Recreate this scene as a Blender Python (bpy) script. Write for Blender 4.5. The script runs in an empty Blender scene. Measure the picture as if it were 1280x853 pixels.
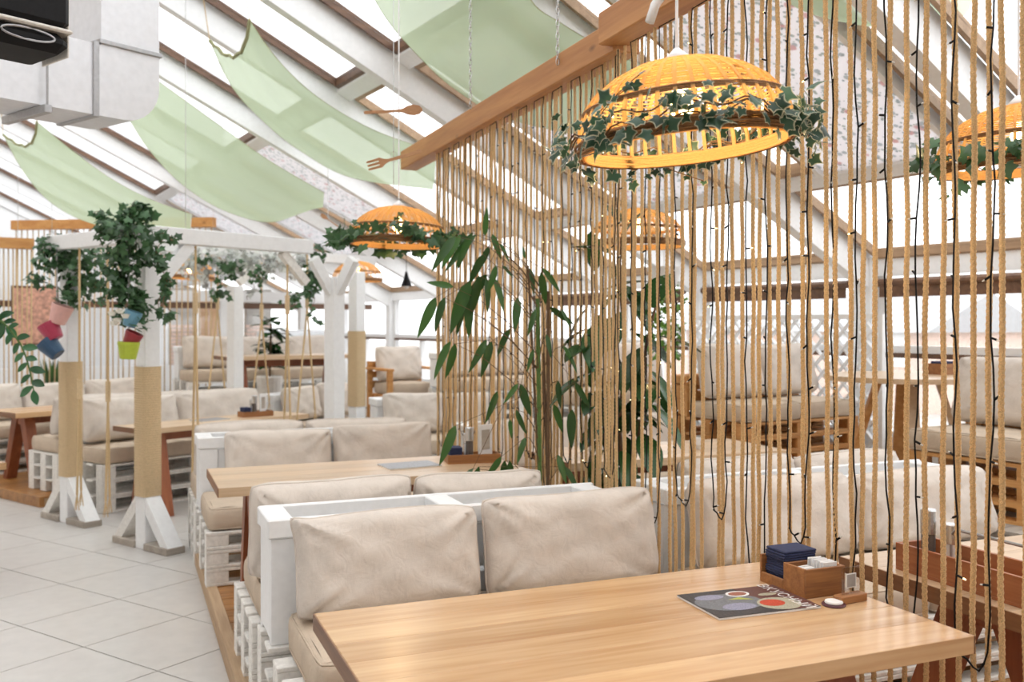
import bpy, math, random
import numpy as np
from mathutils import Vector, Matrix, Euler

# ------------------------------------------------------------------ camera, world, exposure
scene = bpy.context.scene
C = scene.collection
CAM_Z = 1.64
FPX = 1182.0
HOR = 405.0
YAW = math.radians(22.3)
cd = bpy.data.cameras.new('camera')
cam = bpy.data.objects.new('camera', cd)
C.objects.link(cam)
cam.location = (0, 0, CAM_Z)
cam.rotation_euler = (math.pi / 2, 0, -YAW)
cd.sensor_width = 36.0
cd.lens = FPX / 1280 * 36
cd.shift_y = -(426.5 - HOR) / 1280
cd.clip_start = 0.05
cd.clip_end = 300
cd.dof.use_dof = True
cd.dof.focus_distance = 3.0
cd.dof.aperture_fstop = 3.6
scene.camera = cam

world = bpy.data.worlds.new('overcast_sky')
scene.world = world
world.use_nodes = True
bg = world.node_tree.nodes['Background']
bg.inputs[0].default_value = (0.97, 0.985, 1.0, 1)
bg.inputs[1].default_value = 1.4
scene.view_settings.view_transform = 'Standard'
scene.view_settings.look = 'None'
scene.view_settings.gamma = 1.0
scene.view_settings.use_curve_mapping = False
scene.view_settings.exposure = 0.95

FWD = Vector((math.sin(YAW), math.cos(YAW), 0))
RGT = Vector((math.cos(YAW), -math.sin(YAW), 0))


def P(u, v, d):
    """point of the place at depth d along the view, as surveyed from the photograph"""
    p = FWD * d + RGT * (d * (u - 640) / FPX)
    return Vector((p.x, p.y, CAM_Z + d * (HOR - v) / FPX))


R = random.Random(7)

# ------------------------------------------------------------------ materials
MATS = {}


def base_mat(name):
    m = bpy.data.materials.new(name)
    m.use_nodes = True
    nt = m.node_tree
    return m, nt, nt.nodes['Principled BSDF']


def nd(nt, t, **kw):
    n = nt.nodes.new(t)
    for k, v in kw.items():
        setattr(n, k, v)
    return n


def vec_obj(nt, scale, jitter=True):
    tc = nd(nt, 'ShaderNodeTexCoord')
    src = tc.outputs['Object']
    if jitter:
        oi = nd(nt, 'ShaderNodeObjectInfo')
        mu = nd(nt, 'ShaderNodeMath', operation='MULTIPLY')
        mu.inputs[1].default_value = 37.0
        nt.links.new(oi.outputs['Random'], mu.inputs[0])
        ad = nd(nt, 'ShaderNodeVectorMath', operation='ADD')
        nt.links.new(src, ad.inputs[0])
        nt.links.new(mu.outputs[0], ad.inputs[1])
        src = ad.outputs[0]
    mp = nd(nt, 'ShaderNodeMapping')
    mp.inputs['Scale'].default_value = scale
    nt.links.new(src, mp.inputs[0])
    return mp.outputs[0]


def plain(name, col, rough=0.6, var=0.12, scale=12, bump=0.0, metal=0.0, bscale=None, spec=0.5):
    if name in MATS:
        return MATS[name]
    m, nt, b = base_mat(name)
    v = vec_obj(nt, (scale,) * 3)
    nz = nd(nt, 'ShaderNodeTexNoise')
    nz.inputs['Detail'].default_value = 4
    nt.links.new(v, nz.inputs['Vector'])
    rp = nd(nt, 'ShaderNodeValToRGB')
    rp.color_ramp.elements[0].position = 0.3
    rp.color_ramp.elements[1].position = 0.7
    rp.color_ramp.elements[0].color = tuple(c * (1 - var) for c in col) + (1,)
    rp.color_ramp.elements[1].color = tuple(min(1, c * (1 + var)) for c in col) + (1,)
    nt.links.new(nz.outputs[0], rp.inputs[0])
    nt.links.new(rp.outputs[0], b.inputs['Base Color'])
    b.inputs['Roughness'].default_value = rough
    b.inputs['Metallic'].default_value = metal
    b.inputs['Specular IOR Level'].default_value = spec
    if bump:
        n2 = nd(nt, 'ShaderNodeTexNoise')
        n2.inputs['Scale'].default_value = 1.0
        n2.inputs['Detail'].default_value = 3
        v2 = vec_obj(nt, (bscale or scale * 4,) * 3)
        nt.links.new(v2, n2.inputs['Vector'])
        bp = nd(nt, 'ShaderNodeBump')
        bp.inputs['Strength'].default_value = bump
        bp.inputs['Distance'].default_value = 0.01
        nt.links.new(n2.outputs[0], bp.inputs['Height'])
        nt.links.new(bp.outputs[0], b.inputs['Normal'])
    MATS[name] = m
    return m


def wood(name, c1, c2, rough=0.4, axis='x', grain=1.0, knots=0.0, spec=0.5):
    if name in MATS:
        return MATS[name]
    m, nt, b = base_mat(name)
    a, w = 1.3 * grain, 22 * grain
    sc = {'x': (a, w, w), 'y': (w, a, w), 'z': (w, w, a)}[axis]
    v = vec_obj(nt, sc)
    nz = nd(nt, 'ShaderNodeTexNoise')
    nz.inputs['Detail'].default_value = 6
    nz.inputs['Distortion'].default_value = 0.6
    nz.inputs['Scale'].default_value = 1.0
    nt.links.new(v, nz.inputs['Vector'])
    n2 = nd(nt, 'ShaderNodeTexNoise')
    n2.inputs['Scale'].default_value = 5.0
    n2.inputs['Detail'].default_value = 3
    nt.links.new(v, n2.inputs['Vector'])
    mx = nd(nt, 'ShaderNodeMix', data_type='FLOAT')
    mx.inputs[0].default_value = 0.35
    nt.links.new(nz.outputs[0], mx.inputs[2])
    nt.links.new(n2.outputs[0], mx.inputs[3])
    rp = nd(nt, 'ShaderNodeValToRGB')
    rp.color_ramp.elements[0].position = 0.36
    rp.color_ramp.elements[1].position = 0.64
    rp.color_ramp.elements[0].color = tuple(c1) + (1,)
    rp.color_ramp.elements[1].color = tuple(c2) + (1,)
    nt.links.new(mx.outputs[0], rp.inputs[0])
    col = rp.outputs[0]
    oi = nd(nt, 'ShaderNodeObjectInfo')
    hs = nd(nt, 'ShaderNodeHueSaturation')
    mr = nd(nt, 'ShaderNodeMapRange')
    mr.inputs[3].default_value = 0.88
    mr.inputs[4].default_value = 1.1
    nt.links.new(oi.outputs['Random'], mr.inputs[0])
    nt.links.new(mr.outputs[0], hs.inputs['Value'])
    nt.links.new(col, hs.inputs['Color'])
    col = hs.outputs[0]
    if knots:
        vo = nd(nt, 'ShaderNodeTexVoronoi')
        vo.inputs['Scale'].default_value = 1.0
        vk = vec_obj(nt, tuple(s * k for s, k in zip((3.2, 7, 7) if axis == 'x' else (7, 3.2, 7) if axis == 'y' else (7, 7, 3.2), (1, 1, 1))))
        nt.links.new(vk, vo.inputs['Vector'])
        r2 = nd(nt, 'ShaderNodeValToRGB')
        r2.color_ramp.elements[0].position = 0.05
        r2.color_ramp.elements[1].position = 0.15
        r2.color_ramp.elements[0].color = (1, 1, 1, 1)
        r2.color_ramp.elements[1].color = (0, 0, 0, 1)
        nt.links.new(vo.outputs['Distance'], r2.inputs[0])
        mk = nd(nt, 'ShaderNodeMix', data_type='RGBA')
        mm = nd(nt, 'ShaderNodeMath', operation='MULTIPLY')
        mm.inputs[1].default_value = knots
        nt.links.new(r2.outputs[0], mm.inputs[0])
        nt.links.new(mm.outputs[0], mk.inputs[0])
        nt.links.new(col, mk.inputs[6])
        mk.inputs[7].default_value = tuple(c * 0.35 for c in c1) + (1,)
        col = mk.outputs[2]
    nt.links.new(col, b.inputs['Base Color'])
    b.inputs['Roughness'].default_value = rough
    b.inputs['Specular IOR Level'].default_value = spec
    bp = nd(nt, 'ShaderNodeBump')
    bp.inputs['Strength'].default_value = 0.15
    bp.inputs['Distance'].default_value = 0.003
    nt.links.new(mx.outputs[0], bp.inputs['Height'])
    nt.links.new(bp.outputs[0], b.inputs['Normal'])
    MATS[name] = m
    return m


def linen(name, col):
    m, nt, b = base_mat(name)
    v = vec_obj(nt, (1, 1, 1))
    col_nz = nd(nt, 'ShaderNodeTexNoise')
    col_nz.inputs['Scale'].default_value = 9
    col_nz.inputs['Detail'].default_value = 5
    nt.links.new(v, col_nz.inputs['Vector'])
    wx = nd(nt, 'ShaderNodeTexNoise')
    mpx = nd(nt, 'ShaderNodeMapping')
    mpx.inputs['Scale'].default_value = (60, 60, 900)
    nt.links.new(v, mpx.inputs[0])
    nt.links.new(mpx.outputs[0], wx.inputs['Vector'])
    wx.inputs['Scale'].default_value = 1
    wz = nd(nt, 'ShaderNodeTexNoise')
    mpz = nd(nt, 'ShaderNodeMapping')
    mpz.inputs['Scale'].default_value = (900, 60, 60)
    nt.links.new(v, mpz.inputs[0])
    nt.links.new(mpz.outputs[0], wz.inputs['Vector'])
    wz.inputs['Scale'].default_value = 1
    ad = nd(nt, 'ShaderNodeMath', operation='ADD')
    nt.links.new(wx.outputs[0], ad.inputs[0])
    nt.links.new(wz.outputs[0], ad.inputs[1])
    ad2 = nd(nt, 'ShaderNodeMath', operation='MULTIPLY_ADD')
    nt.links.new(ad.outputs[0], ad2.inputs[0])
    ad2.inputs[1].default_value = 0.4
    nt.links.new(col_nz.outputs[0], ad2.inputs[2])
    rp = nd(nt, 'ShaderNodeValToRGB')
    rp.color_ramp.elements[0].position = 0.62
    rp.color_ramp.elements[1].position = 1.15
    rp.color_ramp.elements[0].color = tuple(c * 0.9 for c in col) + (1,)
    rp.color_ramp.elements[1].color = tuple(min(1, c * 1.07) for c in col) + (1,)
    nt.links.new(ad2.outputs[0], rp.inputs[0])
    nt.links.new(rp.outputs[0], b.inputs['Base Color'])
    b.inputs['Roughness'].default_value = 0.95
    b.inputs['Specular IOR Level'].default_value = 0.15
    bp = nd(nt, 'ShaderNodeBump')
    bp.inputs['Strength'].default_value = 0.25
    bp.inputs['Distance'].default_value = 0.002
    nt.links.new(ad.outputs[0], bp.inputs['Height'])
    wr = nd(nt, 'ShaderNodeTexNoise')
    wr.inputs['Scale'].default_value = 14
    wr.inputs['Distortion'].default_value = 1.2
    nt.links.new(v, wr.inputs['Vector'])
    bp2 = nd(nt, 'ShaderNodeBump')
    bp2.inputs['Strength'].default_value = 0.3
    bp2.inputs['Distance'].default_value = 0.014
    nt.links.new(wr.outputs[0], bp2.inputs['Height'])
    nt.links.new(bp.outputs[0], bp2.inputs['Normal'])
    nt.links.new(bp2.outputs[0], b.inputs['Normal'])
    return m


def translucent(name, col, tcol, fac=0.45, scale=20, alpha=0.0, var=.12):
    m, nt, b = base_mat(name)
    out = nt.nodes['Material Output']
    v = vec_obj(nt, (scale,) * 3)
    nz = nd(nt, 'ShaderNodeTexNoise')
    nz.inputs['Detail'].default_value = 4
    nt.links.new(v, nz.inputs['Vector'])
    rp = nd(nt, 'ShaderNodeValToRGB')
    rp.color_ramp.elements[0].position = 0.3
    rp.color_ramp.elements[1].position = 0.7
    rp.color_ramp.elements[0].color = tuple(c * (1 - var) for c in col) + (1,)
    rp.color_ramp.elements[1].color = tuple(min(1, c * (1 + var)) for c in col) + (1,)
    nt.links.new(nz.outputs[0], rp.inputs[0])
    nt.links.new(rp.outputs[0], b.inputs['Base Color'])
    b.inputs['Roughness'].default_value = 0.7
    tr = nd(nt, 'ShaderNodeBsdfTranslucent')
    tr.inputs[0].default_value = tuple(tcol) + (1,)
    mx = nd(nt, 'ShaderNodeMixShader')
    mx.inputs[0].default_value = fac
    nt.links.new(b.outputs[0], mx.inputs[1])
    nt.links.new(tr.outputs[0], mx.inputs[2])
    last = mx.outputs[0]
    if alpha:
        tp = nd(nt, 'ShaderNodeBsdfTransparent')
        m2 = nd(nt, 'ShaderNodeMixShader')
        m2.inputs[0].default_value = alpha
        nt.links.new(last, m2.inputs[1])
        nt.links.new(tp.outputs[0], m2.inputs[2])
        last = m2.outputs[0]
    nt.links.new(last, out.inputs[0])
    return m


def leafmat(name, col, rim=None, gloss=0.35):
    m, nt, b = base_mat(name)
    out = nt.nodes['Material Output']
    oi = nd(nt, 'ShaderNodeObjectInfo')
    at = nd(nt, 'ShaderNodeAttribute', attribute_name='tint')
    ad = nd(nt, 'ShaderNodeMath', operation='ADD')
    nt.links.new(oi.outputs['Random'], ad.inputs[0])
    nt.links.new(at.outputs['Fac'], ad.inputs[1])
    fr = nd(nt, 'ShaderNodeMath', operation='FRACT')
    nt.links.new(ad.outputs[0], fr.inputs[0])
    rp = nd(nt, 'ShaderNodeValToRGB')
    rp.color_ramp.elements[0].color = tuple(c * 0.65 for c in col) + (1,)
    rp.color_ramp.elements[1].color = tuple(min(1, c * 1.5) for c in col) + (1,)
    nt.links.new(fr.outputs[0], rp.inputs[0])
    colr = rp.outputs[0]
    if rim:
        ar = nd(nt, 'ShaderNodeAttribute', attribute_name='rim')
        mr = nd(nt, 'ShaderNodeMapRange')
        mr.inputs[1].default_value = 0.7
        mr.inputs[2].default_value = 0.95
        nt.links.new(ar.outputs['Fac'], mr.inputs[0])
        mx = nd(nt, 'ShaderNodeMix', data_type='RGBA')
        nt.links.new(mr.outputs[0], mx.inputs[0])
        nt.links.new(colr, mx.inputs[6])
        mx.inputs[7].default_value = tuple(rim) + (1,)
        colr = mx.outputs[2]
    nt.links.new(colr, b.inputs['Base Color'])
    b.inputs['Roughness'].default_value = gloss
    tr = nd(nt, 'ShaderNodeBsdfTranslucent')
    nt.links.new(colr, tr.inputs[0])
    mx = nd(nt, 'ShaderNodeMixShader')
    mx.inputs[0].default_value = 0.3
    nt.links.new(b.outputs[0], mx.inputs[1])
    nt.links.new(tr.outputs[0], mx.inputs[2])
    nt.links.new(mx.outputs[0], out.inputs[0])
    return m


def emis(name, col, s):
    m, nt, b = base_mat(name)
    b.inputs['Base Color'].default_value = tuple(col) + (1,)
    b.inputs['Emission Color'].default_value = tuple(col) + (1,)
    b.inputs['Emission Strength'].default_value = s
    return m


def glassmat(name, gl=0.05, tint=(1, 1, 1)):
    m, nt, b = base_mat(name)
    out = nt.nodes['Material Output']
    tp = nd(nt, 'ShaderNodeBsdfTransparent')
    tp.inputs[0].default_value = tuple(tint) + (1,)
    gs = nd(nt, 'ShaderNodeBsdfGlossy')
    gs.inputs['Roughness'].default_value = 0.03
    mx = nd(nt, 'ShaderNodeMixShader')
    mx.inputs[0].default_value = gl
    nt.links.new(tp.outputs[0], mx.inputs[1])
    nt.links.new(gs.outputs[0], mx.inputs[2])
    nt.links.new(mx.outputs[0], out.inputs[0])
    return m


def floral():
    m, nt, b = base_mat('floral_wallpaper')
    tc = nd(nt, 'ShaderNodeTexCoord')

    def spots(scale, thr, seed):
        mp = nd(nt, 'ShaderNodeMapping')
        mp.inputs['Scale'].default_value = (scale,) * 3
        mp.inputs['Location'].default_value = (seed, seed * 1.7, 0)
        nt.links.new(tc.outputs['Object'], mp.inputs[0])
        nzz = nd(nt, 'ShaderNodeTexNoise')
        nzz.inputs['Scale'].default_value = 6
        nt.links.new(mp.outputs[0], nzz.inputs['Vector'])
        mxv = nd(nt, 'ShaderNodeMix', data_type='RGBA')
        mxv.inputs[0].default_value = 0.16
        nt.links.new(mp.outputs[0], mxv.inputs[6])
        nt.links.new(nzz.outputs['Color'], mxv.inputs[7])
        vo = nd(nt, 'ShaderNodeTexVoronoi')
        vo.inputs['Scale'].default_value = 1
        nt.links.new(mxv.outputs[2], vo.inputs['Vector'])
        r = nd(nt, 'ShaderNodeMapRange')
        r.inputs[1].default_value = thr
        r.inputs[2].default_value = thr + 0.07
        r.inputs[3].default_value = 1
        r.inputs[4].default_value = 0
        nt.links.new(vo.outputs['Distance'], r.inputs[0])
        return r.outputs[0]
    col = None
    for sc, th, sd, c in ((22, .2, 3.1, (.55, .6, .58)), (15, .23, 9.7, (.58, .62, .64)), (9, .16, 5.3, (.74, .55, .56)), (26, .18, 1.3, (.45, .5, .52))):
        f = spots(sc, th, sd)
        mx = nd(nt, 'ShaderNodeMix', data_type='RGBA')
        nt.links.new(f, mx.inputs[0])
        if col is None:
            mx.inputs[6].default_value = (.93, .92, .94, 1)
        else:
            nt.links.new(col, mx.inputs[6])
        mx.inputs[7].default_value = c + (1,)
        col = mx.outputs[2]
    nt.links.new(col, b.inputs['Base Color'])
    b.inputs['Roughness'].default_value = 0.9
    tr = nd(nt, 'ShaderNodeBsdfTranslucent')
    nt.links.new(col, tr.inputs[0])
    ms = nd(nt, 'ShaderNodeMixShader')
    ms.inputs[0].default_value = .42
    nt.links.new(b.outputs[0], ms.inputs[1])
    nt.links.new(tr.outputs[0], ms.inputs[2])
    nt.links.new(ms.outputs[0], nt.nodes['Material Output'].inputs[0])
    return m


white = plain('white_paint', (.86, .87, .88), .45, .03, 6, .06, bscale=60)
white_old = plain('worn_white_paint', (.8, .78, .74), .6, .1, 9, .2, bscale=50)
linen_m = linen('natural_linen', (.67, .605, .545))
linen_seat = linen('seat_linen', (.56, .46, .36))
pine = wood('light_pine', (.50, .285, .135), (.68, .455, .255), .24, 'x', .5, .12)
endgrain = wood('end_grain', (.17, .075, .035), (.27, .13, .06), .5, 'y', .8)
pine_pale = wood('pale_pine', (.56, .39, .24), (.70, .52, .35), .28, 'x', .6, .05)
pine_edge = wood('pine_beam', (.42, .17, .05), (.6, .29, .10), .5, 'y', .5, .75)
pallet_w = wood('bare_pallet_pine', (.5, .22, .06), (.68, .36, .13), .6, 'x', .7, .3)
redwood = wood('red_stained_wood', (.24, .07, .03), (.36, .12, .05), .45, 'z', .6)
oakbox = wood('oak_box', (.25, .1, .035), (.4, .18, .06), .5, 'x', 2.0)
deckw = wood('deck_boards', (.26, .11, .03), (.48, .23, .07), .35, 'x', .6, .6)
timber = wood('timber_edge', (.36, .24, .14), (.52, .37, .23), .7, 'y', .7, .3)
greyboard = wood('weathered_board', (.33, .29, .25), (.46, .41, .35), .8, 'x', .7, .2)
tilem = plain('floor_tile_glaze', (.575, .555, .53), .3, .045, 2.5, .02, bscale=8)
grout = plain('grout', (.25, .24, .225), .9, .1, 12)
concrete = plain('grey_screed', (.5, .48, .45), .8, .12, 1.2)
ropem = plain('jute_rope', (.70, .47, .235), .9, .25, 60, .4, bscale=300)
ropepale = plain('pale_jute_rope', (.62, .45, .25), .9, .2, 40)
jutewrap = plain('jute_wrap', (.70, .53, .32), .9, .2, 40, .4, bscale=200)
blackp = plain('black_plastic', (.008, .008, .009), .6, .2, 20, spec=.2)
greyp = plain('grey_metal', (.42, .42, .43), .4, .1, 8, metal=.6)
steel = plain('brushed_steel', (.6, .6, .6), .25, .1, 30, metal=1)
ductm = plain('galvanised_duct', (.74, .75, .78), .42, .04, 5, metal=.25)
ductunder = ductm
brownrail = wood('brown_sash', (.1, .05, .03), (.19, .1, .055), .5, 'x')
sash_tan = wood('tan_sash', (.3, .19, .11), (.42, .28, .17), .5, 'y')
alu = plain('aluminium_flashing', (.55, .57, .6), .35, .05, 5, metal=.5)
greenfab = translucent('sage_green_voile', (.38, .455, .31), (.56, .66, .46), .52, 60, .10, .06)
hemm = plain('olive_hem', (.35, .36, .2), .9, .15, 30)
greyfab = translucent('grey_voile', (.62, .64, .6), (.7, .73, .68), .5, 60, .2, .05)
rattan = translucent('rattan', (.68, .46, .21), (.98, .74, .38), .58, 40, 0, .2)
rattan_d = plain('brown_willow', (.32, .16, .06), .6, .25, 40)
bulbm = emis('warm_filament_glow', (1.0, .66, .25), 14)
ledm = emis('warm_led', (1.0, .75, .35), 2.5)
clearm = plain('clear_led', (.75, .74, .7), .2, .05, 20)
ivym = leafmat('ivy_green', (.055, .125, .05))
ivyv = leafmat('variegated_ivy', (.035, .085, .05), (.62, .6, .42))
bambm = leafmat('bamboo_leaf', (.042, .11, .024), None, .3)
ficusm = leafmat('ficus_leaf', (.03, .085, .025), None, .22)
zzm = leafmat('zamia_leaf', (.04, .12, .05), None, .25)
whiteleaf = leafmat('white_silk_leaf', (.6, .62, .6), None, .6)
stemm = plain('brown_stem', (.14, .08, .04), .8, .2, 30)
greenstem = plain('green_stem', (.08, .16, .03), .5, .2, 30)
glass = glassmat('window_glass')
floralm = floral()
navy = plain('navy_paper', (.022, .03, .085), .8, .2, 20)
paper = plain('white_paper', (.82, .82, .82), .7, .03, 20)
outwall = plain('pink_render', (.93, .88, .85), .9, .08, 3)
brickm = plain('brick', (.78, .6, .52), .9, .2, 6)
terrac = plain('terracotta', (.55, .3, .16), .8, .15, 20)

# ------------------------------------------------------------------ mesh building helpers
BOXF = [(0, 3, 2, 1), (4, 5, 6, 7), (0, 1, 5, 4), (1, 2, 6, 5), (2, 3, 7, 6), (3, 0, 4, 7)]


class MB:
    def __init__(self):
        self.v = []
        self.f = []
        self.mi = []
        self.at = {}
        self.cur = 0

    def add(self, vs, fs, m=None):
        o = len(self.v)
        self.v += [tuple(p) for p in vs]
        for q in fs:
            self.f.append(tuple(i + o for i in q))
            self.mi.append(self.cur if m is None else m)
        return o

    def box(self, x0, x1, y0, y1, z0, z1, bev=0.0, m=None):
        if not bev:
            self.add([(x0, y0, z0), (x1, y0, z0), (x1, y1, z0), (x0, y1, z0), (x0, y0, z1), (x1, y0, z1), (x1, y1, z1), (x0, y1, z1)], BOXF, m)
        else:
            b = min(bev, (x1 - x0) * .45, (y1 - y0) * .45, (z1 - z0) * .45)
            rings = []
            for z, i in ((z0, b), (z0 + b, 0), (z1 - b, 0), (z1, b)):
                xa, xb, ya, yb = x0 + i, x1 - i, y0 + i, y1 - i
                c = b
                if i:
                    c = b * .4
                rings.append([(xa + c, ya, z), (xb - c, ya, z), (xb, ya + c, z), (xb, yb - c, z), (xb - c, yb, z), (xa + c, yb, z), (xa, yb - c, z), (xa, ya + c, z)])
            vs = [p for r in rings for p in r]
            fs = [tuple(range(7, -1, -1)), tuple(range(24, 32))]
            for k in range(3):
                for j in range(8):
                    fs.append((k * 8 + j, k * 8 + (j + 1) % 8, k * 8 + 8 + (j + 1) % 8, k * 8 + 8 + j))
            self.add(vs, fs, m)
        return self

    def bar(self, a, b, w, h, up=(0, 0, 1), m=None):
        a, b = Vector(a), Vector(b)
        d = (b - a).normalized()
        s = d.cross(Vector(up))
        if s.length < 1e-4:
            s = d.cross(Vector((1, 0, 0)))
        s.normalize()
        n = s.cross(d).normalized()
        vs = []
        for p in (a, b):
            for i, j in ((-1, -1), (1, -1), (1, 1), (-1, 1)):
                vs.append(p + s * (i * w / 2) + n * (j * h / 2))
        self.add(vs, [(3, 2, 1, 0), (4, 5, 6, 7), (0, 1, 5, 4), (1, 2, 6, 5), (2, 3, 7, 6), (3, 0, 4, 7)], m)
        return self

    def tube(self, pts, r, n=6, m=None, caps=True):
        pts = [Vector(p) for p in pts]
        rr = r if isinstance(r, (list, tuple)) else [r] * len(pts)
        vs = []
        ref = None
        for i, p in enumerate(pts):
            t = (pts[min(i + 1, len(pts) - 1)] - pts[max(i - 1, 0)])
            if t.length < 1e-9:
                t = Vector((0, 0, 1))
            t.normalize()
            if ref is None:
                ref = Vector((1, 0, 0)) if abs(t.x) < .8 else Vector((0, 1, 0))
            s = t.cross(ref)
            if s.length < 1e-5:
                s = t.orthogonal()
            s.normalize()
            q = s.cross(t)
            ref = -q if False else ref
            for k in range(n):
                a = 2 * math.pi * k / n
                vs.append(p + (s * math.cos(a) + q * math.sin(a)) * rr[i])
        fs = []
        for i in range(len(pts) - 1):
            for k in range(n):
                fs.append((i * n + k, i * n + (k + 1) % n, (i + 1) * n + (k + 1) % n, (i + 1) * n + k))
        if caps:
            fs.append(tuple(range(n - 1, -1, -1)))
            fs.append(tuple((len(pts) - 1) * n + k for k in range(n)))
        self.add(vs, fs, m)
        return self

    def lathe(self, prof, n=24, c=(0, 0, 0), m=None):
        vs = []
        for r, z in prof:
            for k in range(n):
                a = 2 * math.pi * k / n
                vs.append((c[0] + r * math.cos(a), c[1] + r * math.sin(a), c[2] + z))
        fs = []
        for i in range(len(prof) - 1):
            for k in range(n):
                fs.append((i * n + k, i * n + (k + 1) % n, (i + 1) * n + (k + 1) % n, (i + 1) * n + k))
        self.add(vs, fs, m)
        return self

    def prism(self, poly, ax, lo, hi, m=None):
        """poly in the two axes other than ax"""
        n = len(poly)
        vs = []
        for t in (lo, hi):
            for a, b in poly:
                vs.append({'x': (t, a, b), 'y': (a, t, b), 'z': (a, b, t)}[ax])
        fs = [tuple(range(n - 1, -1, -1)), tuple(range(n, 2 * n))]
        for k in range(n):
            fs.append((k, (k + 1) % n, n + (k + 1) % n, n + k))
        self.add(vs, fs, m)
        return self

    def mesh(self, name, mats, smooth=False):
        me = bpy.data.meshes.new(name)
        me.from_pydata(self.v, [], self.f)
        for mm in (mats if isinstance(mats, (list, tuple)) else [mats]):
            me.materials.append(mm)
        if any(self.mi):
            me.polygons.foreach_set('material_index', self.mi)
        if smooth:
            me.polygons.foreach_set('use_smooth', [True] * len(me.polygons))
        for k, vals in self.at.items():
            a = me.attributes.new(k, 'FLOAT', 'POINT')
            a.data.foreach_set('value', vals)
        me.update()
        return me

    def build(self, name, mats, parent=None, smooth=False):
        return obj(name, self.mesh(name, mats, smooth), parent)


def obj(name, me, parent=None, loc=None, rot=None, scale=None):
    o = bpy.data.objects.new(name, me)
    C.objects.link(o)
    if parent is not None:
        o.parent = parent
    if loc is not None:
        o.location = loc
    if rot is not None:
        o.rotation_euler = rot
    if scale is not None:
        o.scale = scale
    return o


def tag(o, label, cat, group=None):
    o['label'] = label
    o['category'] = cat
    if group:
        o['group'] = group
    return o


def thing(name, label, cat, loc=(0, 0, 0), rotz=0, group=None):
    o = bpy.data.objects.new(name, None)
    C.objects.link(o)
    o.location = loc
    o.rotation_euler = (0, 0, rotz)
    o.empty_display_size = .1
    return tag(o, label, cat, group)


def struct(o):
    o['kind'] = 'structure'
    return o


def stuff(o):
    o['kind'] = 'stuff'
    return o


def setrot(o, M3):
    o.rotation_euler = M3.to_euler()


_bc = {}


def board(name, mat, parent, x0, x1, y0, y1, z0, z1, bev=.003):
    """one board, meshes shared between boards of equal size"""
    key = (round(x1 - x0, 4), round(y1 - y0, 4), round(z1 - z0, 4), mat.name, bev)
    if key not in _bc:
        a, b, c = (x1 - x0) / 2, (y1 - y0) / 2, (z1 - z0) / 2
        _bc[key] = MB().box(-a, a, -b, b, -c, c, bev).mesh(name, mat)
    return obj(name, _bc[key], parent, ((x0 + x1) / 2, (y0 + y1) / 2, (z0 + z1) / 2))


# ------------------------------------------------------------------ the setting: floor, platforms, roof, walls
XC = 2.15            # the rope curtain's plane
fl = struct(MB().box(-14, 6.0, -3, 30, -.12, -.006).build('floor', grout))
TANG = math.radians(34.1)
tm = MB().box(-.2962, .2962, -.2962, .2962, -.006, 0, .0015).mesh('tile', tilem)
e1, e2 = Vector((math.cos(TANG), math.sin(TANG), 0)), Vector((-math.sin(TANG), math.cos(TANG), 0))
tiles = []
rest = MB()
for i in range(-30, 30):
    for j in range(-12, 60):
        c = Vector((-.191, 5.264, 0)) + e1 * (.6 * (i + .5)) + e2 * (.6 * (j + .5))
        if -8 < c.x < 3 and 2.0 < c.y < 19:
            q = c.x * FWD.x + c.y * FWD.y
            l = c.x * RGT.x + c.y * RGT.y
            vis = q > 1 and -0.62 < l / q < .3 and not (c.x > .75 and c.y < 6.6)
            if vis and c.x < 2 and c.y < 12.5:
                obj('tile', tm, fl, c, (0, 0, TANG))
            else:
                h = .2975
                rest.add([c + e1 * a + e2 * b + Vector((0, 0, 0)) for a, b in ((-h, -h), (h, -h), (h, h), (-h, h))], [(0, 1, 2, 3)])
stuff(rest.build('far_tiles', tilem, fl))

# near seating platform with boards
pf = struct(MB().box(.50, 4.1, .2, 6.74, 0, .075).build('floor_platform', timber))
pw = .112
y = .25
while y + pw < 6.74:
    board('plank', deckw, pf, .505, 4.08, y, y + pw - .005, .075, .098, .002)
    y += pw
struct(MB().box(.445, .505, .2, 6.76, 0, .104, .004).build('trim_1', timber))
# the glazed building stands askew to the seating: its own frame is turned by PHI
PHI = math.radians(9)


def W(xp, q, z=0.0):
    return Vector((xp * math.cos(PHI) - q * math.sin(PHI), xp * math.sin(PHI) + q * math.cos(PHI), z))


turned = []


def T(o):
    o.rotation_euler = (0, 0, PHI)
    return o


# raised lounge floors
rf = T(struct(MB().box(4.95, 6.8, 1.5, 16.3, 0, .5).build('floor_lounge', greyboard)))
y = 1.5
while y < 12:
    board('plank', greyboard, rf, 4.93, 6.7, y, y + .135, .5, .52, .002)
    y += .14
T(struct(MB().box(2.5, 4.95, 10.6, 16.3, 0, .5).build('floor_lounge_back', greyboard)))

# roof: rafters fall towards the window wall
CR, MR = 5.6, .5


def rz(x):
    return CR - MR * x


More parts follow.
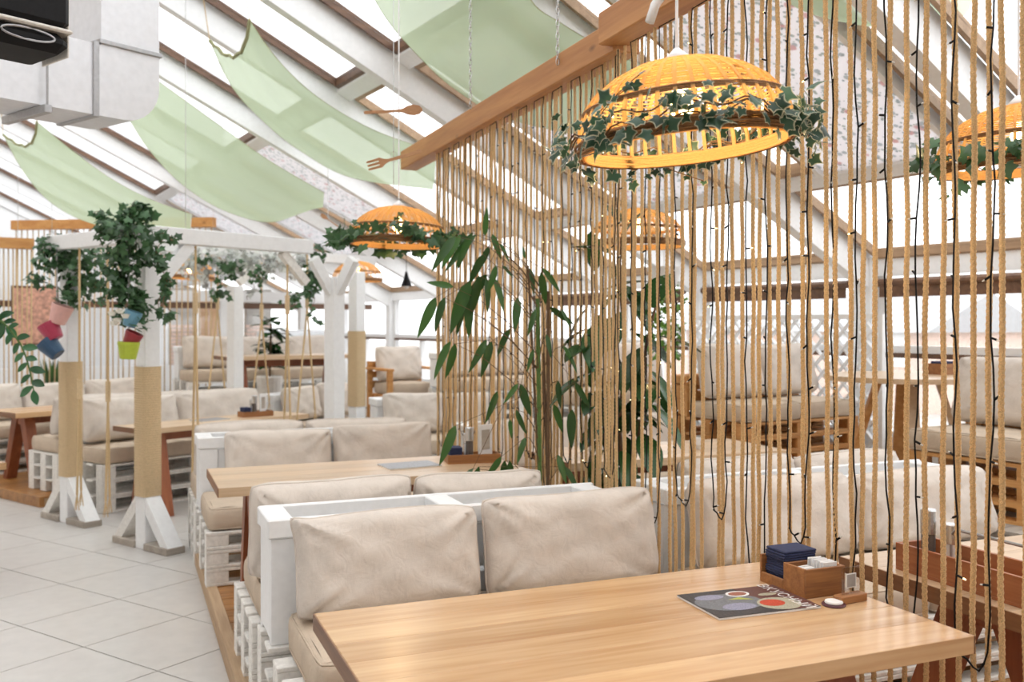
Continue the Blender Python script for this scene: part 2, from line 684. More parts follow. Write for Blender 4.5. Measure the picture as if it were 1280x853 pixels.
XE = 6.85
XTOP = -4.6
RAFT = [1.1, 3.2, 5.3, 7.4, 8.75, 10.6, 12.9, 15.2, 17.6, 20.3, 23.5, 27]
PAPER = {1: (3.69, 4.76), 2: (5.9, 6.95), 5: (10.8, 12.4), 6: (13.4, 14.6), 7: (15.6, 17.2), 8: (18, 19.8), 9: (20.8, 23), 10: (24, 26.5)}
roof = T(struct(MB().box(XTOP - .15, XTOP + .15, -1, 27, rz(XTOP) - .4, rz(XTOP)).build('ceiling', white)))
HR = .3
for yy in RAFT:
    m = MB()
    m.prism([(XTOP, rz(XTOP)), (XTOP, rz(XTOP) - HR), (XE, rz(XE) - HR), (XE, rz(XE))], 'y', yy - .055, yy + .055)
    m.build('rafter', white, roof)


def roofbar(name, mat, y0, y1, x0, x1, za, zb, par=roof):
    m = MB()
    m.prism([(x0, rz(x0) + za), (x0, rz(x0) + zb), (x1, rz(x1) + zb), (x1, rz(x1) + za)], 'y', y0, y1)
    return m.build(name, mat, par)


nwin = 0


def skylight(ya, yb, xa, xb):
    global nwin
    brownrail = sash_tan if xa > 3.4 else MATS['brown_sash']
    nwin += 1
    w = T(struct(roofbar('window_%d' % nwin, alu, ya + .005, ya + .05, xa, xb, .0, .05, None)))
    roofbar('sash_rail', brownrail, ya + .05, ya + .08, xa, xb, -.05, .03, w)
    roofbar('sash_rail', brownrail, yb - .08, yb - .05, xa, xb, -.05, .03, w)
    roofbar('frame_rail', alu, yb - .05, yb - .005, xa, xb, 0, .05, w)
    roofbar('sash_rail', brownrail, ya + .08, yb - .08, xb - .035, xb, -.05, .03, w)
    roofbar('sash_rail', brownrail, ya + .08, yb - .08, xa, xa + .035, -.05, .03, w)
    roofbar('pane', glass, ya + .08, yb - .08, xa + .035, xb - .035, .0, .008, w)


for bi in range(len(RAFT) - 1):
    ya, yb = RAFT[bi] + .055, RAFT[bi + 1] - .055
    for (xa, xb) in ((-4.4, -1.95), (-1.8, .65), (.8, 3.3)):
        skylight(ya, yb, xa, xb)
    for xa, xb in ((-1.95, -1.8), (.65, .8), (3.3, 3.44), (5.6, 5.72)):
        roofbar('purlin', white, ya, yb, xa, xb, -.07, 0)
    strips = [(ya, yb)]
    if bi in PAPER:
        f0, f1 = PAPER[bi]
        roofbar('floral_blind', floralm, f0, f1, 3.44, 5.6, -.05, -.046)
        roofbar('panel_trim', white, f0 - .04, f0, 3.44, 5.6, -.09, .02)
        roofbar('panel_trim', white, f1, f1 + .04, 3.44, 5.6, -.09, .02)
        strips = [(ya, f0 - .04), (f1 + .04, yb)]
    for (s0, s1) in strips:
        if s1 - s0 > .25:
            skylight(s0, s1, 3.46, 5.58)
        else:
            roofbar('pane', glass, s0, s1, 3.44, 5.6, .0, .008)
    skylight(ya, yb, 5.74, 6.75)
for ya, yb in ((-2.5, -.7), (-.7, 1.1)):
    m = MB()
    m.prism([(XTOP, rz(XTOP)), (XTOP, rz(XTOP) - HR), (XE, rz(XE) - HR), (XE, rz(XE))], 'y', ya - .055, ya + .055)
    m.build('rafter', white, roof)
    for (xa, xb) in ((-4.4, -1.95), (-1.8, .65), (.8, 3.3), (3.46, 5.58), (5.74, 6.75)):
        skylight(ya + .055, yb - .055, xa, xb)
# the walls at the back of the photographer and along the high side
plaster = plain('warm_plaster', (.62, .56, .5), .9, .08, 2)
T(struct(MB().box(-4.75, -4.6, -2.6, 27, 0, rz(-4.7)).build('wall_left', plaster)))
T(struct(MB().prism([(-4.6, 0), (6.9, 0), (6.9, rz(6.9)), (-4.6, rz(-4.6))], 'y', -2.75, -2.6).build('wall_front', plaster)))
# eave header and window wall on the low side
wr = T(struct(MB().box(6.74, 6.92, -2.6, 27, 2.04, 2.2).build('wall_right', white)))
MB().box(6.74, 6.92, -2.6, 27, .0, .75).build('sill_wall', white, wr)
BLIND = ['brown roller blind over the window beside the crate table lounge', 'brown roller blind over the window behind the round lounge table', 'brown roller blind over the window by the bare pine sofa', 'brown roller blind over the window past the bare pine sofa', 'brown roller blind over the furthest window of the lounge']
for k, yy in enumerate(RAFT[1:9]):
    ya, yb = RAFT[k] + .09, yy - .09
    MB().box(6.7, 6.88, yy - .085, yy + .085, .5, 2.2, .01).build('column', white, wr)
    nwin += 1
    w = T(struct(MB().box(6.78, 6.86, ya, ya + .07, .75, 2.04).build('window_%d' % nwin, white)))
    MB().box(6.78, 6.86, yb - .07, yb, .75, 2.04).build('window_stile', white, w)
    MB().box(6.78, 6.86, ya + .07, yb - .07, 1.40, 1.46).build('transom', white, w)
    MB().box(6.76, 6.82, ya + .07, yb - .07, 1.36, 1.40).build('transom_bead', brownrail, w)
    MB().box(6.78, 6.86, (ya + yb) / 2 - .03, (ya + yb) / 2 + .03, .75, 1.40).build('mullion', white, w)
    MB().box(6.815, 6.825, ya + .07, yb - .07, .75, 1.40).build('pane', glass, w)
    MB().box(6.815, 6.825, ya + .07, yb - .07, 1.46, 2.04).build('pane', glass, w)
    if k < 5:
        bl = MB()
        bl.tube([(6.7, ya + .05, 1.98), (6.7, yb - .05, 1.98)], .035, 10)
        bl.box(6.69, 6.70, ya + .08, yb - .08, 1.86, 1.97)
        T(tag(bl.build('roller_blind', brownrail), BLIND[k], 'blind'))
# glazed partition closing the lounge at the back
wb = T(struct(MB().box(-6, 6.7, 16.4, 16.52, 2.02, 2.2).build('wall_back', white)))
MB().box(-6, 6.7, 16.4, 16.52, 0, .95).build('sill_wall', white, wb)
for x in (-5.6, -4.2, -2.8, -1.4, 0, 1.4, 2.8, 4.2, 5.6):
    MB().box(x - .06, x + .06, 16.37, 16.55, .9, 2.04).build('mullion', white, wb)
    MB().box(x + .06, x + 1.34, 16.45, 16.458, .95, 2.02).build('pane', glass, wb)
    MB().box(x + .1, x + 1.3, 16.34, 16.4, 1.9, 2.0).build('valance', brownrail, wb)
T(struct(MB().box(-13, 6.9, 27, 27.2, 0, 9).build('wall_end', white)))
struct(MB().box(-60, 60, -30, 90, -.3, -.13).build('ground_outside', concrete))
# houses outside the window wall
for (x, y0, y1, h, mm, lab) in ((11, 3.0, 8.0, 2.1, outwall, 'pale pink rendered house outside the window wall'), (14.5, 14, 24, 1.6, brickm, 'low brick house outside beyond the lounge windows')):
    t = thing('house', lab, 'building', (x, y0, -.13))
    MB().box(0, 3, 0, y1 - y0, 0, h).build('house_wall', mm, t)
    MB().prism([(-.2, h), (1.5, h + .8), (3.2, h)], 'y', -.2, y1 - y0 + .2).build('house_roof', greyp, t)
    for q in range(int((y1 - y0) / 1.6)):
        MB().box(-.03, .02, .5 + q * 1.6, 1.2 + q * 1.6, .9, 1.7).build('house_window', white, t)

# ------------------------------------------------------------------ cushions
def cushion_mesh(seed, w=1.0, h=1.0, t=1.0, ear=0.0, nx=34, ny=24):
    """a filled cushion, x width, z height from 0, y thickness; puckered towards the corners"""
    rs = np.random.RandomState(seed)
    m = MB()
    u = np.sin(np.linspace(-1, 1, nx) * math.pi / 2) * .55 + np.linspace(-1, 1, nx) * .45
    v = np.sin(np.linspace(-1, 1, ny) * math.pi / 2) * .55 + np.linspace(-1, 1, ny) * .45
    U, V = np.meshgrid(u, v)
    ph = rs.rand(12) * 6.28
    prof = (np.clip(1 - np.abs(U) ** 6.0, 0, 1) ** .42) * (np.clip(1 - np.abs(V) ** 4.5, 0, 1) ** .42)
    # rounded corners; one corner may be pinched into an ear
    rc = .05
    X = U * (1 - .02 * (1 - V ** 2) - rc * np.abs(V) ** 7 * (h / w) * 1.2)
    Z = V * (1 - .03 * (1 - U ** 2) * (V < 0) - rc * np.abs(U) ** 7 * 1.6)
    Z = Z + .03 * np.sin(U * 2.6 + ph[0]) * (V > 0) * np.abs(V)
    if ear > .06:
        e0 = np.exp(-((U + 1) ** 2 * w * w + (V - 1) ** 2 * h * h) / .006)
        X = X - e0 * ear * .55
        Z = Z + e0 * ear * 1.2
        prof = prof + e0 * .16 * (np.abs(U) < 1) * (np.abs(V) < 1)
    wr = np.zeros_like(U)
    for cu, cv in ((-1, -1), (1, -1), (-1, 1), (1, 1)):
        du, dv = (U - cu) * w, (V - cv) * h * 1.0
        rr = np.sqrt(du ** 2 + dv ** 2)
        an = np.arctan2(dv * -cv, du * -cu)
        wr += np.exp(-(rr / .33) ** 2 * 3) * np.sin(an * 9 + ph[int(cu + 2 * cv + 4)]) * .26
        wr += np.exp(-(rr / .6) ** 2 * 2) * np.sin(an * 15 + ph[int(cu + 2 * cv + 5)]) * .10
    wr += .04 * np.sin(U * 7 + V * 5 + ph[2]) + .02 * np.sin(V * 11 - U * 4 + ph[3])
    for sgn in (1, -1):
        Y = sgn * prof * .5 * (1 + .9 * wr + (.10 * -V))
        m.add(np.stack([X * .5 * w, Y * t, (Z * .5 + .5) * h], -1).reshape(-1, 3).tolist(), [])
    n = nx * ny
    fs = []
    for j in range(ny - 1):
        for i in range(nx - 1):
            a, b, c, d = j * nx + i, j * nx + i + 1, (j + 1) * nx + i + 1, (j + 1) * nx + i
            fs.append((a, d, c, b))
            fs.append((n + a, n + b, n + c, n + d))
    m.f = fs
    m.mi = [0] * len(fs)
    # seam cord around the edge
    ring = [(j * nx + i) for j, i in [(0, i) for i in range(nx)] + [(j, nx - 1) for j in range(1, ny)] + [(ny - 1, i) for i in range(nx - 2, -1, -1)] + [(j, 0) for j in range(ny - 2, 0, -1)]]
    m.seam = [m.v[k] for k in ring]
    return m


_cm = {}


def back_cushion(loc, rotz, w, h, t, label, group=None, lean=12, var=0, ear=.05):
    """loc: middle of the bottom edge; the cushion faces local -y"""
    key = (round(w, 2), round(h, 2), round(t, 2), var, ear)
    if key not in _cm:
        mb = cushion_mesh(11 + var * 7, w, h, t, ear)
        me = mb.mesh('cushion', linen_m, True)
        se = MB()
        se.tube(mb.seam + [mb.seam[0]], .0045, 5, caps=False)
        _cm[key] = (me, se.mesh('piping', linen_m, True))
    o = obj('back_cushion', _cm[key][0], None, loc)
    o.rotation_euler = (Matrix.Rotation(rotz, 3, 'Z') @ Matrix.Rotation(math.radians(-lean), 3, 'X')).to_euler()
    obj('piping', _cm[key][1], o)
    return tag(o, label, 'cushion', group)


def seat_cushion(loc, rotz, w, d, t, label, group=None):
    key = ('s', round(w, 2), round(d, 2), round(t, 2))
    if key not in _cm:
        m = MB()
        nx, ny = 20, 12
        us = np.linspace(-1, 1, nx)
        vs_ = np.linspace(-1, 1, ny)
        rows = []
        prof = [(-.5, .93), (-.42, .985), (-.2, 1.0), (.15, 1.0), (.36, .99), (.46, .96), (.5, .9)]
        pts = []
        per = [(u, -1) for u in us[:-1]] + [(1, v) for v in vs_[:-1]] + [(u, 1) for u in us[::-1][:-1]] + [(-1, v) for v in vs_[::-1][:-1]]
        for z, s in prof:
            for (a, b) in per:
                k = max(abs(a), abs(b))
                rx = a * (1 - .02 * (abs(b) > .95) * abs(a) ** 8)
                ry = b * (1 - .04 * (abs(a) > .95) * abs(b) ** 8)
                ins = (1 - s) * .5 * d
                pts.append((rx * (w / 2 - ins), ry * (d / 2 - ins), (z + .5) * t))
        np_ = len(per)
        fs = []
        for i in range(len(prof) - 1):
            for k in range(np_):
                fs.append((i * np_ + k, i * np_ + (k + 1) % np_, (i + 1) * np_ + (k + 1) % np_, (i + 1) * np_ + k))
        m.add(pts, fs)
        # domed top, flat bottom
        o0 = len(m.v)
        top = []
        ins = .05 * d
        for b in vs_:
            for a in us:
                dome = .12 * t * (1 - a ** 4) * (1 - b ** 4)
                top.append((a * (w / 2 - ins), b * (d / 2 - ins), t + dome + .004 * math.sin(a * 9 + b * 4)))
        m.add(top, [(j * nx + i, j * nx + i + 1, (j + 1) * nx + i + 1, (j + 1) * nx + i) for j in range(ny - 1) for i in range(nx - 1)])
        m.add([(p[0], p[1], 0) for p in top], [((j + 1) * nx + i, (j + 1) * nx + i + 1, j * nx + i + 1, j * nx + i) for j in range(ny - 1) for i in range(nx - 1)])
        pp = MB()
        for z, s in (prof[1], prof[5]):
            ii = prof.index((z, s)) * np_
            ring = [m.v[ii + k] for k in range(np_)]
            pp.tube(ring + [ring[0]], .004, 5, caps=False)
        _cm[key] = (m.mesh('seat_cushion', linen_seat, True), pp.mesh('piping', linen_seat, True))
    o = obj('seat_cushion', _cm[key][0], None, loc, (0, 0, rotz))
    obj('piping', _cm[key][1], o)
    return tag(o, label, 'cushion', group)


# ------------------------------------------------------------------ pallet seating
def pallet_layers(par, L, D, z0, z1, n, mat, detail=True):
    """n stacked pallets: blocks with boards above and below"""
    hgt = (z1 - z0) / n
    bt = .02
    nb = 3 if L > 1.0 else 2
    for k in range(n):
        za = z0 + k * hgt
        bw, bd = .13, .1
        if detail:
            for ix in range(nb):
                for iy in range(3):
                    x = ix * (L - bw) / (nb - 1)
                    yv = iy * (D - bd) / 2
                    board('block', mat, par, x, x + bw, yv, yv + bd, za + bt, za + hgt - bt, .004)
            for iy in range(3):
                yv = iy * (D - bd) / 2
                board('slat', mat, par, 0, L, yv - .002, yv + bd + .002, za + .001, za + bt, .003)
            ns = 5
            for iy in range(ns):
                yv = iy * (D - .1) / (ns - 1)
                board('slat', mat, par, 0, L, yv - .002, yv + .102, za + hgt - bt, za + hgt - .001, .003)
        else:
            m = MB()
            for ix in range(nb):
                x = ix * (L - bw) / (nb - 1)
                for iy in range(3):
                    yv = iy * (D - bd) / 2
                    m.box(x, x + bw, yv, yv + bd, za + bt, za + hgt - bt)
            for iy in range(3):
                yv = iy * (D - bd) / 2
                m.box(0, L, yv, yv + bd, za, za + bt)
            for iy in range(5):
                yv = iy * (D - .1) / 4
                m.box(0, L, yv, yv + .1, za + hgt - bt, za + hgt)
            m.build('pallet', mat, par)


def back_frame(par, L, y0, y1, z0, z1, mat, full=True):
    """open box backrest: posts, broad boards, two top rails and the spacers between them"""
    pw_ = .13
    br = MB().box(pw_, L - pw_, y0 + .02, y0 + .042, z0 + .03, z0 + .2, .003).build('backrest', mat, par)
    for x in (0, L - pw_):
        board('post', mat, br, x + .012, x + pw_, y0 + .012, y0 + .05, z0, z1 - .075, .004)
        board('post', mat, br, x + .012, x + pw_, y1 - .05, y1 - .012, z0, z1 - .075, .004)
        board('end_board', mat, br, x + (.012 if x == 0 else pw_ - .03), x + (.03 if x == 0 else pw_), y0 + .05, y1 - .05, z0 + .02, z1 - .08, .003)
    board('back_board', mat, br, pw_, L - pw_, y0 + .02, y0 + .042, z0 + .22, z1 - .08, .003)
    board('back_board', mat, br, pw_, L - pw_, y1 - .042, y1 - .02, z0 + .03, z0 + .2, .003)
    board('back_board', mat, br, pw_, L - pw_, y1 - .042, y1 - .02, z0 + .22, z1 - .08, .003)
    board('top_rail', mat, br, 0, L, y0, y0 + .028, z1 - .075, z1, .006)
    board('top_rail', mat, br, 0, L, y1 - .028, y1, z1 - .075, z1, .006)
    for x in (.0, L / 2 - .06, L - .12):
        board('spacer', mat, br, x + .001, x + .1, y0 + .029, y1 - .029, z1 - .07, z1 - .004, .004)


def pallet_sofa(loc, rotz, L, D, zs, label, back=.3, zb=.8, mat=None, detail=True, layers=3, group=None, name='pallet_sofa'):
    t = thing(name, label, 'sofa' if back else 'bench', loc, rotz, group)
    mat = mat or white_old
    pallet_layers(t, L, D + (back or 0), 0, zs, layers, mat, detail)
    if back:
        back_frame(t, L, D, D + back, zs, zb, white if mat is white_old else mat)
    return t


def at(loc, rotz, x, y, z):
    return Vector(loc) + Matrix.Rotation(rotz, 3, 'Z') @ Vector((x, y, z))


def dress(loc, rotz, L, D, zs, lab, n=2, seats=2, h=.42, th=.2, var=0, ear=.05, t=.13, gap=.01, ends=('aisle', 'curtain'), x0=0.03):
    """seat cushions and back cushions for a sofa whose base is at loc"""
    sw = (L - .02) / seats
    for k in range(seats):
        seat_cushion(at(loc, rotz, .01 + sw * (k + .5), D / 2 - .005, zs + .003), rotz, sw - .008, D - .02, t, ('boxed seat cushion on the ' + lab) if seats == 1 else ('seat cushion at the %s end of the ' % ends[k] + lab), 'seat cushions on the ' + lab)
    bw = (L - x0) / n
    for k in range(n):
        hh = h * (1 + .03 * math.sin(3 * k + var))
        back_cushion(at(loc, rotz, x0 + bw * (k + .5), D - th * .5 - .035 - hh * math.sin(math.radians(12)) * .45, zs + t + .028), rotz, bw - gap, hh, th,
                     ('linen back cushion on the ' + lab) if n == 1 else ('linen back cushion in the middle of the ' + lab) if (n == 3 and k == 1) else ('linen back cushion at the %s end of the ' % ends[min(k, 1)] + lab), 'back cushions on the ' + lab, 12, var + k, ear)


PZ = .10
# the near left divider: sofa towards the long foreground table, bench behind it
S = .02
sl = (.5, 2.98, PZ)
pallet_sofa(sl, 0, 1.52, .66, .32, 'white pallet sofa behind the foreground pine table', .31, .80)
for k, (sw0, sw1) in enumerate(((.06, .77), (.77, 1.5))):
    seat_cushion((sl[0] + (sw0 + sw1) / 2, sl[1] + .33, PZ + .323), 0, sw1 - sw0 - .008, .62, .13, ('boxed seat cushion under the puckered cushion behind the foreground table', 'boxed seat cushion beside the rope curtain behind the foreground table')[k])
back_cushion((.935, 3.46, PZ + .462), .04, .72, .37, .22, 'linen back cushion with a puckered ear beside the post behind the foreground table', None, 11, 0, .085)
back_cushion((1.69, 3.45, PZ + .462), -.03, .76, .39, .22, 'smooth linen back cushion beside the rope curtain on the sofa behind the foreground table', None, 11, 3, .03)
sb = (1.78, 4.63, PZ)
t = pallet_sofa(sb, math.pi, 1.3, .66, .32, 'white pallet bench backing onto the foreground sofa, facing the second pine table', 0)
seat_cushion((1.14, 4.29, PZ + .323), 0, 1.25, .64, .13, 'long linen seat cushion on the bench facing the second pine table')
back_cushion((.83, 4.13, PZ + .462), math.pi, .70, .42, .2, 'linen back cushion at the aisle end of the bench facing the second pine table', None, 12, 1)
back_cushion((1.50, 4.13, PZ + .462), math.pi, .62, .41, .2, 'linen back cushion beside the bamboo on the bench facing the second pine table', None, 12, 2)
# second divider
s2 = (.44, 5.78, PZ)
pallet_sofa(s2, 0, 1.55, .66, .32, 'white pallet sofa on the far side of the second pine table', .31, .80)
dress(s2, 0, 1.55, .66, .32, 'sofa beyond the second pine table', 2, 2, .38, .2, 4, .04, x0=.15)
s2b = (1.99, 7.42, 0)
pallet_sofa(s2b, math.pi, 1.55, .66, .42, 'white pallet bench on the tiles backing onto the second sofa', 0, layers=4, detail=False)
dress(s2b, math.pi, 1.55, .66, .42, 'bench on the tiles', 2, 1, .38, .2, 6, .04, ends=('curtain', 'aisle'))
# right side of the curtain
sr = (2.24, 2.98, PZ)
pallet_sofa(sr, 0, 1.78, .66, .32, 'white pallet sofa behind the table with the condiment crate', .31, .80)
dress(sr, 0, 1.78, .66, .32, 'sofa behind the crate table', 2, 2, .37, .22, 8, .05, ends=('curtain', 'lounge'))
srb = (4.02, 4.63, PZ)
pallet_sofa(srb, math.pi, 1.46, .66, .32, 'white pallet bench across the rope curtain with its back to the crate table sofa', 0, detail=False)
dress(srb, math.pi, 1.46, .66, .32, 'bench backing onto the crate table sofa', 2, 1, .38, .2, 10, .04, ends=('lounge', 'curtain'))
sr2 = (2.28, 5.78, PZ)
pallet_sofa(sr2, 0, 1.7, .66, .32, 'white pallet sofa across the rope curtain behind the cups table', .31, .80, detail=False)
dress(sr2, 0, 1.7, .66, .32, 'sofa behind the cups table', 2, 1, .38, .2, 12, .04, ends=('curtain', 'lounge'))
s3 = (2.28, 8.4, 0)
pallet_sofa(s3, 0, 1.3, .66, .42, 'white pallet sofa beyond the end of the rope curtain', .31, .90, detail=False)
dress(s3, 0, 1.3, .66, .42, 'sofa beyond the rope curtain', 2, 1, .38, .2, 14, .04, ends=('curtain', 'lounge'))

# ------------------------------------------------------------------ tables
def plank_top(t, L, W, z, th, mat, n=5, x0=0, y0=0):
    for xe in (x0, x0 + L - .004):
        board('end_cap', endgrain, t, xe, xe + .004, y0, y0 + W, z - th, z - .0012, .0004)
    for k in range(n):
        w = W / n
        board('plank', mat, t, x0 + .004, x0 + L - .004, y0 + k * w, y0 + (k + 1) * w - .0006, z - th, z, .0015)


def trestle_table(loc, rotz, L, W, z, th, top, leg, label, group=None, n=5):
    """pine top on splayed plank legs"""
    t = thing('dining_table', label, 'table', loc, rotz, group)
    plank_top(t, L, W, z, th, top, n)
    for x in (.22, L - .22):
        for sy in (-1, 1):
            m = MB()
            xa, xb = (x - .05, x + .05)
            ya, yb = W / 2 + sy * .07, W / 2 + sy * (W / 2 - .03)
            hw = .055
            m.prism([(ya - hw, z - th), (ya + hw, z - th), (yb + hw * .7, 0), (yb - hw * .7, 0)], 'x', xa, xb)
            m.build('leg', leg, t)
    MB().box(.18, L - .18, W / 2 - .03, W / 2 + .03, z - th - .09, z - th, .004).build('stretcher', leg, t)
    return t


t1 = trestle_table((.47, 1.748, PZ), 0, 1.50, .81, .76, .046, pine, redwood, 'long honey coloured pine table with the open menu and napkin box', n=6)
t2 = trestle_table((.41, 4.67, PZ), 0, 1.6, .66, .76, .045, pine_pale, redwood, 'pale pine table between the two white sofas along the aisle')
tr = trestle_table((2.22, 1.70, PZ), 0, 1.5, .82, .76, .05, pine_pale, redwood, 'pine table across the rope curtain carrying the condiment crate')
tr2 = trestle_table((2.3, 4.75, PZ), 0, 1.5, .66, .76, .045, pine_pale, redwood, 'pine table across the rope curtain set with cups')

# ------------------------------------------------------------------ rope curtain
def rope_mesh(L, seed, r=.0076, pitch=.052, step=.0045, nv=12):
    rs = np.random.RandomState(seed)
    n = int(L / step)
    z = np.linspace(0, -L, n)
    a1, a2, p1, p2 = rs.uniform(-.004, .004), rs.uniform(-.004, .004), rs.rand() * 6, rs.rand() * 6
    cx = a1 * np.sin(z * 2.3 + p1) + .0015 * np.sin(z * 17 + p2)
    cy = a2 * np.sin(z * 1.9 + p2) + .0015 * np.sin(z * 13 + p1)
    th = np.linspace(0, 2 * math.pi, nv, endpoint=False)
    T, Zz = np.meshgrid(th, z)
    tw = 2 * math.pi * Zz / pitch
    rad = r * (.66 + .46 * np.abs(np.cos(1.5 * (T - tw))))
    X = cx[:, None] + rad * np.cos(T)
    Y = cy[:, None] + rad * np.sin(T)
    vs = np.stack([X, Y, Zz], -1).reshape(-1, 3)
    i = np.arange(n - 1)[:, None] * nv
    k = np.arange(nv)[None]
    k2 = (k + 1) % nv
    fs = np.stack([i + k, i + nv + k, i + nv + k2, i + k2], -1).reshape(-1, 4)
    me = bpy.data.meshes.new('rope')
    me.from_pydata(vs.tolist(), [], fs.tolist())
    me.materials.append(ropem)
    me.polygons.foreach_set('use_smooth', [True] * len(me.polygons))
    return me


ZB = 2.90
cur = thing('rope_curtain', 'curtain of twisted jute ropes hanging from two pine beams beside the foreground table', 'curtain', (XC, 4.2, ZB))
bm1 = MB().box(-.06, .08, -.34, 3.3, 0, .15, .006)
bm1.build('beam', pine_edge, cur)
bm2 = MB().box(-.12, .02, -3.6, -.30, .0, .15, .006)
for i_, p_ in enumerate(bm2.v):
    bm2.v[i_] = (p_[0], p_[1], p_[2] + .03)
bm2.build('beam', pine_edge, cur)
ropes = [rope_mesh(2.78, s) for s in range(6)]
rope_y = []
y = 1.50
rr = random.Random(3)
while y < 6.75:
    rope_y.append(y)
    y += .056 + rr.uniform(-.011, .011)
for k, y in enumerate(rope_y):
    o = obj('rope', ropes[k % 6], cur, (rr.uniform(-.012, .012) - (.05 if y < 3.85 else 0), y - 4.2, 0))
    o.rotation_euler = (rr.gauss(0, .0045), rr.gauss(0, .004), rr.uniform(0, 6.28))
    o.scale = (1, 1, 1)

# warm fairy lights looped between the ropes
fl_ = thing('fairy_light_string', 'black wire of tiny warm fairy lights looped down the rope curtain', 'lights', (XC, 4.2, ZB))
stub = MB()
stub.tube([(0, 0, 0), (.018, 0, 0)], .0032, 6, 0)
stub.tube([(.018, 0, 0), (.026, 0, 0)], [.0026, .0018], 6, 1)
stub_me = stub.mesh('bulb', [blackp, ledm])
stub_off = stub.mesh('bulb', [blackp, clearm])
path = []
bulbs = []
y = 1.55
side = -.022
k = 0
while y < 6.6:
    xo = side - (.05 if y < 3.85 else 0)
    top, bot = -.012, -2.0 + rr.uniform(-.13, .10)
    y2 = y + .115 + rr.uniform(-.01, .015)
    n = 26
    dn = [(xo + rr.uniform(-.004, .004), y + .006 * math.sin(i * .9 + k) + .012 * (i / n) ** 3, top + (bot - top) * i / n) for i in range(n)]
    bend = [(xo, y + (y2 - y) * .5 * (1 - math.cos(a)) + .012 * math.cos(a), bot - .07 * math.sin(a) + .01 * math.sin(4 * a)) for a in [math.pi * i / 8 for i in range(1, 8)]]
    up = [(xo + rr.uniform(-.004, .004), y2 + .006 * math.sin(i * 1.1 + k) - .012 * (1 - i / n) ** 3, bot + (top - bot) * i / n) for i in range(n + 1)]
    path += dn + bend + up
    for seq in (dn, up):
        for i in range(2, n, 2):
            if rr.random() < .7:
                bulbs.append(seq[i])
    for q in (1, 4, 6):
        bulbs.append(bend[q])
    y = y2 + .115 + rr.uniform(-.01, .015)
    k += 1
path = [(p[0], p[1] - 4.2, p[2]) for p in path]
bulbs = [(p[0], p[1] - 4.2, p[2]) for p in bulbs]
MB().tube(path, .0027, 5).build('wire', blackp, fl_)
bulbs.sort(key=lambda p: p[1])
sm = MB()
for i, p in enumerate(bulbs):
    rot = Euler((rr.uniform(-.5, .5), rr.uniform(-.7, .7), rr.choice((-1, 1)) * math.pi / 2 + rr.uniform(-.7, .7)))
    if i < 290:
        obj('bulb', stub_me if rr.random() < .16 else stub_off, fl_, p, rot)
    else:
        M4 = Matrix.Translation(p) @ rot.to_matrix().to_4x4()
        o0 = len(sm.v)
        sm.v += [tuple(M4 @ Vector(q)) for q in stub.v]
        for q, mi in zip(stub.f, stub.mi):
            sm.f.append(tuple(a + o0 for a in q))
            sm.mi.append(mi)
stuff(sm.build('far_bulbs', [blackp, clearm], fl_))

# ------------------------------------------------------------------ leaves and ivy
def leaf_ivy(lob=1.0):
    ang = [-180, -150, -118, -95, -68, -40, -20, 0, 20, 40, 68, 95, 118, 150]
    rad = [.12, .46, .66, .52, .84, .6, .66, 1.08, .66, .6, .84, .52, .66, .46]
    vs, rim = [(.1, 0, 0)], [0]
    out = []
    for a, r in zip(ang, rad):
        a_ = math.radians(a)
        out.append((.12 + r * .62 * math.cos(a_), r * .62 * math.sin(a_)))
    for (x, y) in out:
        vs.append((.1 + (x - .1) * .72, y * .72, -.05 * abs(y)))
        rim.append(.55)
    for (x, y) in out:
        vs.append((x, y, -.16 * abs(y) - .06 * x * x))
        rim.append(1)
    n = len(out)
    fs = []
    for k in range(n):
        k2 = (k + 1) % n
        fs.append((0, 1 + k, 1 + k2))
        fs.append((1 + k, 1 + n + k, 1 + n + k2, 1 + k2))
    return vs, fs, rim


def leaf_lance(w=.11, curl=.25, n=7, power=.8):
    vs, fs = [], []
    for i in range(n + 1):
        s = i / n
        ww = w * (math.sin(math.pi * min(1, s ** power * .97 + .03))) ** .8
        z = -curl * s * s
        for sy in (-1, 0, 1):
            vs.append((s, sy * ww, z + abs(sy) * ww * .25))
    for i in range(n):
        for j in range(2):
            fs.append((i * 3 + j, (i + 1) * 3 + j, (i + 1) * 3 + j + 1, i * 3 + j + 1))
    return vs, fs, [0.0] * len(vs)


def leaf_mesh(tpl, mat, name='leaf'):
    m = MB()
    m.add(tpl[0], tpl[1])
    m.at['rim'] = tpl[2]
    return m.mesh(name, mat, True)


IVY = leaf_ivy()
BAM = leaf_lance(.105, .12, 7, .7)
FIC = leaf_lance(.23, .22, 8, .95)
ZZ = leaf_lance(.22, .1, 6, 1.0)


def frame(d, nrm):
    """rotation whose x axis is d and whose z axis is near nrm"""
    d = Vector(d).normalized()
    nrm = Vector(nrm)
    y_ = nrm.cross(d)
    if y_.length < 1e-4:
        y_ = d.orthogonal()
    y_.normalize()
    z_ = d.cross(y_).normalized()
    return Matrix((d, y_, z_)).transposed()


def joined_leaves(items, tpl, mat, name, parent):
    """items: (position, 3x3 rotation, size); one mesh of small leaves"""
    tv = np.array(tpl[0])
    allv, allf, rim, tint = [], [], [], []
    o = 0
    for p, Rm, s in items:
        vv = tv @ (np.array(Rm).T * s) + np.array(p)
        allv.append(vv)
        allf += [tuple(i + o for i in f) for f in tpl[1]]
        rim += tpl[2]
        tint += [R.random()] * len(tv)
        o += len(tv)
    m = MB()
    m.v = np.concatenate(allv).tolist()
    m.f = allf
    m.mi = [0] * len(allf)
    m.at['rim'] = rim
    m.at['tint'] = tint
    return stuff(m.build(name, mat, parent, True))


